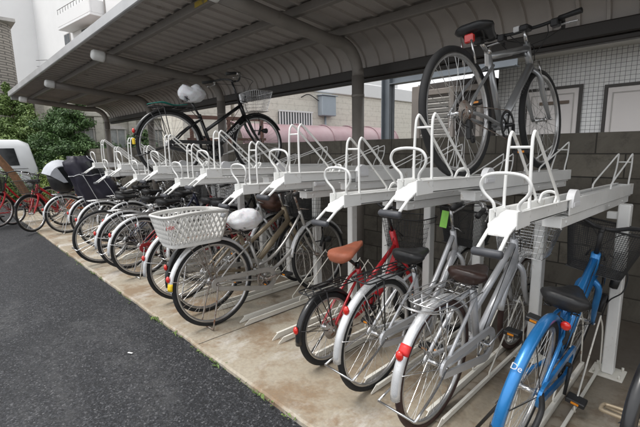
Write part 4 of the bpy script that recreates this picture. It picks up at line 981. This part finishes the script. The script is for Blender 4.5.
# beige building
bb = empty('beige_building', (-9, 9, 0), label='beige sided building with electric box and barred window beyond the wall', cat='building')
B0 = (-9, 9, 0)
m = MB(); m.box(-13.5, -9, 5.7, 17, 0, 3.06); at(m.build('siding_wall', 'siding', bb), B0)
m = MB(); m.bbox(-13.6, -8.93, 5.62, 17.1, 3.062, 3.50, .02); at(m.build('parapet_band', 'whitewall', bb), B0)
m = MB(); m.bbox(-8.999, -8.78, 8.62, 9.22, 2.36, 2.95, .02); m.bbox(-8.99, -8.74, 8.58, 9.26, 2.951, 2.975, .004); m.tube([(-8.95, 8.9, 2.36), (-8.95, 8.9, 1.2)], .03, 8); eb = at(m.build('electric_box', 'elbox', bb), B0)
m = MB(); m.tube(smoothpath([(-8.93, 8.6, 2.8), (-8.92, 8.2, 2.95), (-8.92, 7.9, 2.85)], 5), .015, 6); m.build('conduit', 'plastic', eb)
m = MB(); m.box(-8.999, -8.95, 7.1, 8.3, 2.0, 2.42); wf = at(m.build('window', 'glass', bb), B0)
m = MB()
for i in range(13): m.box(-8.94, -8.915, 7.1+i*.1-.018, 7.1+i*.1+.018, 1.9, 2.46)
for z in (1.92, 2.42): m.box(-8.914, -8.90, 7.05, 8.35, z, z+.04)
m.build('window_bars', 'whitewall', wf)
m = MB(); m.box(-9.6, -9.01, 4.3, 5.6, 0, 2.8); m.bbox(-9.9, -8.9, 4.2, 5.61, 2.81, 2.9, .01); at(m.build('side_annex', 'siding', bb), B0)
# pink canopy
pk = empty('pink_canopy', (-8.4, 8.5, 0), label='long rounded pink translucent canopy along the beige building', cat='canopy')
def pkarc(y0, y1, r, n=12):
    vs = [(-.35+r*math.cos(R_(a)), y, 1.55+r*.92*math.sin(R_(a))) for y in (y0, y1) for a in [i*110/n for i in range(n+1)]]
    return vs, [(i, i+1, n+2+i, n+1+i) for i in range(n)]
m = MB(); vs, fs = pkarc(-3.1, 3.2, .55); m.add(vs, fs); vs, fs = pkarc(-3.1, 3.2, .535); m.add(vs, fs); m.build('acrylic_sheet', 'pink', pk)
for i in range(7):
    m = MB(); y = -3.1+i*1.05; m.tube([(-.35+.565*math.cos(R_(a)), y, 1.55+.525*math.sin(R_(a))) for a in range(0, 111, 10)], .018, 6); m.tube([(.215, y, 1.55), (.215, y, 0)], .02, 6); m.build('canopy_rib', simple('dusty_pink_rib', (.36,.25,.27), .5) if i == 0 else bpy.data.materials['dusty_pink_rib'], pk)
# brown rail frame
m = MB()
for y in (-.9, .0, .9): m.box(-.03, .03, y-.03, y+.03, 0, 2.05)
m.box(-.03, .03, -1.0, 1.0, 2.051, 2.13); m.box(-.02, .02, -1, 1, 1.60, 1.66)
o = m.build('brown_timber_frame', 'rail_brown', None, (-8.0, 4.9, 0)); tag(o, 'brown post and rail frame behind the black upper bicycle', 'fence')
# old cream building at the left
ob = empty('old_building', (-16, 8, 0), label='old cream building with tall framed windows seen under the shelter roof', cat='building'); B1 = (-16, 8, 0)
m = MB(); m.box(-20, -16, 3.6, 16, 0, 4.6); at(m.build('rendered_wall', 'siding_old', ob), B1)
m = MB(); m.bbox(-16.0, -15.85, 3.5, 16, 2.62, 2.78, .02)
for y in (4.45, 5.6, 7.6, 9.6, 11.6): m.bbox(-15.999, -15.88, y-.14, y+.14, 0, 2.61, .01)
at(m.build('cornice', 'siding_old', ob), B1)
for y0, y1 in ((3.75, 4.25), (4.8, 5.3), (6.2, 6.9), (8.2, 8.9), (10.2, 10.9)):
    m = MB(); m.box(-15.99, -15.93, y0-.07, y0, 1.2, 2.2); m.box(-15.99, -15.93, y1, y1+.07, 1.2, 2.2)
    m.add([(x_, y, z) for x_ in (-15.99, -15.90) for (y, z) in ((y0-.1, 2.2), ((y0+y1)/2-.15, 2.32), ((y0+y1)/2+.15, 2.32), (y1+.1, 2.2))], [(0,1,2,3), (7,6,5,4), (0,4,5,1), (1,5,6,2), (2,6,7,3), (3,7,4,0)], False)
    m.box(-15.99, -15.93, (y0+y1)/2-.02, (y0+y1)/2+.02, 1.2, 2.19)
    wf = at(m.build('window', 'frame_grey', ob), B1)
    m = MB(); m.box(-15.998, -15.96, y0+.001, y1-.001, 1.2, 2.19); m.build('pane', simple('pale_curtained_glass', (.30,.31,.31), .15) if 'pale_curtained_glass' not in bpy.data.materials else bpy.data.materials['pale_curtained_glass'], wf)
# white tall building far left
wb_ = empty('white_building', (-30.28, 8.64, 0), (0, 0, R_(7.4)), label='tall white rendered building with a projecting balcony far behind the shelter', cat='building')
m = MB(); m.box(-13, 16, .95, 12, 0, 17); m.build('wall', 'whitewall', wb_)
m = MB(); m.box(-26, -13.003, -5, 10, 0, 17); m.build('side_wing', 'whitewall', wb_)
m = MB(); m.bbox(-5.5, 0, 0, .947, 10.23, 10.40, .02); m.bbox(-5.5, 0, 0, .12, 10.402, 11.25, .02); m.bbox(-.12, 0, .122, .947, 10.402, 11.25, .02); m.bbox(-5.5, -5.38, .122, .947, 10.402, 11.25, .02); ba = m.build('balcony', 'whitewall', wb_)
m = MB()
for i in range(12): m.tube([(-5.4+i*.48, .06, 11.25), (-5.4+i*.48, .06, 11.6)], .015, 5)
m.tube([(-5.45, .06, 11.6), (-.05, .06, 11.6)], .02, 5); m.build('railing', 'frame_dark', ba)
m = MB(); m.tube([(.15, .90, 17), (.15, .90, 7.4)], .04, 6); m.build('downpipe', 'frame_grey', wb_)
for x0, x1, z0, z1, yy in ((-3.74, -2.48, 9.15, 10.1, .95), (-6.95, -5.95, 9.6, 10.3, .95)):
    m = MB(); m.box(x0-.06, x1+.06, yy-.05, yy-.001, z0-.06, z1+.06); w_ = m.build('window', 'frame_grey', wb_)
    m = MB(); m.box(x0, (x0+x1)/2-.03, yy-.06, yy-.051, z0, z1); m.build('pane', 'glass', w_)
    m = MB(); m.box((x0+x1)/2+.03, x1, yy-.06, yy-.051, z0, z1); m.build('pane', 'glass', w_)
m = MB(); m.bbox(-3.2, -2.9, .70, .945, 9.2, 9.35, .02); m.build('wall_lamp', 'frame_grey', wb_)
# brick tower
tw = empty('brick_building', (-24.2, 1.2, 0), (0, 0, 0), label='grey brown ribbed brick building with rounded corner at the left edge', cat='building')
m = MB(); pts = [(3.3, -6), (3.3, .9)]+[(2.3+1.0*math.cos(R_(a)), .9+1.0*math.sin(R_(a))) for a in range(10, 91, 10)]+[(-6, 1.9), (-6, -6)]
m.add([(x_, y_, z_) for z_ in (0, 6.6) for (x_, y_) in pts], [(i, (i+1) % len(pts), len(pts)+(i+1) % len(pts), len(pts)+i) for i in range(len(pts))]+[tuple(range(len(pts), 2*len(pts)))], False)
m.build('wall', 'towerbrick', tw)
m = MB(); m.box(-5.9, 3.35, -5.9, 1.95, 6.61, 6.74); m.build('coping', 'frame_grey', tw)
m = MB(); m.bbox(2.3, 2.9, .4, 1.0, 6.75, 7.1, .05); m.build('roof_vent', 'whitewall', tw)
# red roofed house behind
hr = empty('red_roofed_house', (-27.7, 5.4, 0), label='small house with a red brown roof between the brick building and the trees', cat='house')
m = MB(); m.box(-2.5, 2.2, -1.2, 3, 0, 4.7); m.build('wall', 'siding_old', hr)
m = MB(); m.add([(x_, y_, z_) for x_ in (-2.7, 2.5) for (y_, z_) in ((-1.5, 4.7), (.9, 5.75), (3.3, 4.7))], [(0, 1, 2), (5, 4, 3), (0, 3, 4, 1), (1, 4, 5, 2), (2, 5, 3, 0)], False); m.build('roof', 'roof_red', hr)

# ------------------------------------------------------------------ vegetation
def leaves(m, c, r, n, size, flat=1.0, droop=0, squash=.75):
    for _ in range(n):
        d = Vector((random.gauss(0, 1), random.gauss(0, 1), random.gauss(0, 1))).normalized()*(random.random()**.45)
        p = Vector(c)+Vector((d.x*r[0], d.y*r[1], d.z*r[2]))
        nrm = (d+Vector((random.gauss(0, .6), random.gauss(0, .6), random.gauss(.5, .6)))).normalized()
        t = nrm.orthogonal().normalized(); q = Matrix.Rotation(random.random()*6.28, 3, nrm); t = q @ t; b2 = nrm.cross(t)
        s = size*random.uniform(.6, 1.4)
        m.add([p-t*s, p+b2*s*.40+nrm*s*.1, p+t*s, p-b2*s*.42+nrm*s*.1], [(0, 1, 2, 3)], False)
def tree(loc, h, rad, layers, mat, label, name='conifer_tree', size=.075, base=.35, per=260, group=None):
    root = empty(name, loc, label=label, cat='tree', group=group)
    tr = MB(); pth = [(.05*math.sin(i), .04*math.cos(i*1.3), h*.95*i/8) for i in range(9)]; tr.tube(pth, [.13*(1-i/9.5) for i in range(9)], 10)
    cr = MB()
    for L in range(layers):
        t = L/(layers-1); z = base+(h-base)*t; rr = rad*(1-t)**.75*(.75+.35*random.random())+.18
        nb = max(3, int(8*(1-t)+3))
        for k in range(nb):
            a = 2*PI*(k+random.random()*.7)/nb; L2 = rr*random.uniform(.7, 1.12)
            e = Vector((math.cos(a)*L2, math.sin(a)*L2, z+random.uniform(-.22, .2)))
            st_ = Vector((0, 0, max(.1, z-.15)))
            tr.tube([st_, st_.lerp(e, .5)+Vector((0, 0, .04)), e], [.025, .015, .005], 5)
            for j in range(3):
                f = .45+.28*j; c_ = st_.lerp(e, f); leaves(cr, c_, (L2*.26+.10, L2*.26+.10, .15+.09*random.random()), int(per*(.5+.5*(1-t))/nb*1.4)+14, size)
    tr.build('trunk', 'bark', root); cr.build('crown', mat, root); return root
random.seed(11)
tree((-16.4, 3.75, -.05), 3.6, 1.65, 14, 'leaf_dark', 'dense dark green layered conifer beside the far end of the shelter', per=1500, size=.048)
tree((-19.4, 2.5, -.05), 3.7, 1.9, 12, 'leaf_mid', 'lighter green layered tree behind the white van', per=1300, size=.052)
tree((-21.2, 5.0, -.05), 4.2, 1.8, 9, 'leaf_mid', 'taller green tree between the brick building and the dark conifer', per=900, size=.065)
tree((-15.3, 5.6, -.05), 2.0, .8, 8, 'leaf_dark', 'small dark conifer against the old cream building', per=600, size=.05)
tree((-20.6, 1.0, -.05), 3.4, 1.5, 8, 'leaf_mid', 'green tree at the left edge of the photo', per=700, size=.058)
def bush(loc, r, n, mat, label, size=.034, name='bush'):
    root = empty(name, loc, label=label, cat='bush', group='bushes beyond the bicycles'); m = MB(); st = MB()
    for k in range(9):
        a = random.random()*6.28; q = random.random()**.5
        c_ = (math.cos(a)*r[0]*q*.6, math.sin(a)*r[1]*q*.6, r[2]*(.45+.8*random.random()))
        st.tube([(c_[0]*.2, c_[1]*.2, 0), (c_[0]*.7, c_[1]*.7, c_[2]*.6), c_], [.014, .009, .004], 5)
        leaves(m, c_, (r[0]*.5, r[1]*.5, r[2]*.42), n//9, size)
    st.build('stem', 'bark', root); m.build('foliage', mat, root)
bush((-12.15, 2.15, -.05), (.5, .5, .85), 5200, 'leaf_light', 'light green leafy bush behind the grey child seat hood')
bush((-13.2, 2.9, -.05), (.8, .5, 1.0), 5200, 'leaf_mid', 'green bush to the right of the light green bush')
bush((-12.7, 1.30, -.05), (.5, .55, .72), 2600, 'leaf_mid', 'low green bush in front of the white van')
bush((-11.6, 3.3, -.05), (.5, .3, .75), 1500, 'leaf_mid', 'green bush in front of the far end of the block wall')
# leaning wood post
m = MB(); m.tube([(0, .30, 0), (0, .22, .4), (0, .02, .9), (0, -.30, 1.45), (0, -.62, 2.0)], [.10, .09, .085, .08, .06], 10)
m.tube([(.02, -.18, 1.25), (.06, -.45, 1.35), (.10, -.65, 1.5)], [.045, .04, .025], 8)
o = m.build('leaning_trunk', 'post_brown', None, (-11.75, 1.35, -.05)); tag(o, 'bare brown leaning tree trunk at the left edge by the van', 'tree trunk')

# ------------------------------------------------------------------ van
va = empty('van', (-16.1, 2.40, -.05), (0, 0, R_(-168+0)), label='white van with black side windows parked behind the bicycles at the left', cat='van')
va.rotation_euler = (0, 0, R_(86))
# local: rear at +x end = 0, length towards -x ; near side at -y
def vanring(x, zb, zt, hw, inset):
    pts = [(-hw, zb), (-hw-.01, (zb+1.0)/2), (-hw, 1.02), (-hw+inset*.55, zt-.22), (-hw+inset, zt-.05), (-hw+inset+.12, zt)]
    return [(x, y, z) for y, z in pts]+[(x, -y, z) for y, z in pts[::-1]]
m = MB(); m.loft([vanring(-4.5, .45, .75, .70, .02), vanring(-4.35, .30, 1.0, .80, .03), vanring(-3.7, .28, 1.12, .84, .05), vanring(-2.9, .28, 1.80, .85, .16), vanring(-1.5, .28, 1.88, .85, .16), vanring(-.35, .28, 1.86, .85, .16), vanring(-.10, .30, 1.74, .84, .16), vanring(.02, .35, 1.15, .82, .06), vanring(.05, .42, .95, .78, .03)])
bo = m.build('van_body', 'vanwhite', va)
for x0, x1, xs in ((-1.35, -.42, .12), (-2.35, -1.45, 0), (-3.2, -2.45, -.35)):
    m = MB(); y_ = -.868
    m.add([(x0, y_+.012, 1.08), (x1+.02, y_+.012, 1.08), (x1-xs*.2-.04, y_+.075, 1.60), (x0+(.25 if xs < 0 else .03), y_+.075, 1.60)]+[(x0, y_+.03, 1.08), (x1+.02, y_+.03, 1.08), (x1-xs*.2-.04, y_+.095, 1.60), (x0+(.25 if xs < 0 else .03), y_+.095, 1.60)],
          [(0, 1, 2, 3), (7, 6, 5, 4), (0, 4, 5, 1), (1, 5, 6, 2), (2, 6, 7, 3), (3, 7, 4, 0)], False)
    m.build('side_window', 'window_film', va)
m = MB(); m.add([(.045, -.62, 1.12), (.045, .62, 1.12), (-.075, .55, 1.62), (-.075, -.55, 1.62)], [(0, 1, 2, 3)], False); m.build('rear_window', 'window_film', va)
m = MB(); m.tube([(-1.40, -.872, .45), (-1.40, -.872, 1.05)], .006, 5); m.tube([(-2.40, -.872, .45), (-2.40, -.872, 1.05)], .006, 5); m.tube([(-4.0, -.868, .98), (-.2, -.872, .98)], .007, 5); m.build('door_seam', 'frame_dark', bo)
m = MB(); m.bbox(-4.3, -.05, -.885, -.80, .30, .42, .02); m.build('sill', 'greyplastic', va)
for s in (-1, 1):
    m = MB(); m.bbox(-.0, .06, s*.70-.05, s*.70+.05, .62, .86, .02); m.build('tail_light', 'redlens', va)
    for x in (-.85, -3.6):
        m = MB(); m.lathe([(.0001, -.09), (.20, -.09), (.30, -.09), (.32, -.06), (.32, .06), (.30, .09), (.0001, .09)], (x, s*.78, .32), 'y', 24); w_ = m.build('wheel', 'tyre', va)
        m = MB(); m.lathe([(.0001, s*.10), (.12, s*.10), (.19, s*.093)], (x, s*.78, .32), 'y', 20); m.build('hub_cap', 'alloy', w_)

# overhead wires far left
m = MB()
for z0, dz in ((5.9, .0), (5.5, .1)):
    m.tube([(-26+i*2.2, 4.6+i*.9, z0+dz+.02*(i-5)**2-.25) for i in range(11)], .012, 4)
tag(m.build('overhead_wires', 'plastic'), 'thin overhead wires in front of the white building', 'wires')

# small white litter on asphalt
m = MB(); m.bbox(-.02, .02, -.006, .006, 0, .004, .001); o = m.build('paper_scrap', 'textwhite', None, (-2.9, .86, -.024)); o.rotation_euler = (0, 0, .5); tag(o, 'tiny white paper scrap on the asphalt', 'litter')

# ------------------------------------------------------------------ light, world, camera
w = bpy.data.worlds.new('World'); sc.world = w; w.use_nodes = True; nt = w.node_tree
bg = nt.nodes['Background']; sky = nt.nodes.new('ShaderNodeTexSky'); sky.sky_type = 'NISHITA'; sky.sun_disc = False
EL, AZ = 66, 200
sky.sun_elevation = R_(EL); sky.sun_rotation = R_(AZ); sky.dust_density = 6; sky.air_density = 1; sky.ozone_density = 1
hs = nt.nodes.new('ShaderNodeHueSaturation'); hs.inputs['Saturation'].default_value = .12; hs.inputs['Value'].default_value = 1.0
nt.links.new(sky.outputs[0], hs.inputs['Color'])
# even cloud cover
tc = nt.nodes.new('ShaderNodeTexCoord'); cn = node(nt, 'ShaderNodeTexNoise', Scale=2.2, Detail=5.); nt.links.new(tc.outputs['Generated'], cn.inputs['Vector'])
cr = ramp(nt, cn.outputs['Fac'], [(.3, (8.6, 8.9, 9.4)), (.7, (10.5, 10.6, 10.8))])
mx = mix(nt, .75, hs.outputs[0], cr)
nt.links.new(mx, bg.inputs[0]); bg.inputs['Strength'].default_value = .095
sl = bpy.data.lights.new('sun', 'SUN'); sl.energy = 1.5; sl.angle = R_(22); sl.color = (1, .97, .93)
so = bpy.data.objects.new('sun', sl); col.objects.link(so)
az = R_(AZ); d = Vector((math.sin(az)*math.cos(R_(EL)), math.cos(az)*math.cos(R_(EL)), math.sin(R_(EL))))
so.rotation_euler = d.to_track_quat('Z', 'Y').to_euler(); so.location = d*30
cam = bpy.data.cameras.new('camera'); co = bpy.data.objects.new('camera', cam); col.objects.link(co); sc.camera = co
cam.sensor_width = 36; cam.lens = 399.2828*36/640; cam.clip_start = .02; cam.clip_end = 800
Rw = Matrix(((0.69480534, -0.10600235, 0.71134312), (0.71899575, 0.12582426, -0.68353008), (-0.01704842, 0.98637303, 0.16363861)))
co.matrix_world = Matrix.Translation((0, 0, 1.42)) @ Rw.to_4x4()
vs_ = sc.view_settings; vs_.view_transform = 'Standard'; vs_.look = 'None'; vs_.exposure = 0.68; vs_.gamma = 1; vs_.use_curve_mapping = False
sc.cycles.max_bounces = 5; sc.cycles.diffuse_bounces = 3
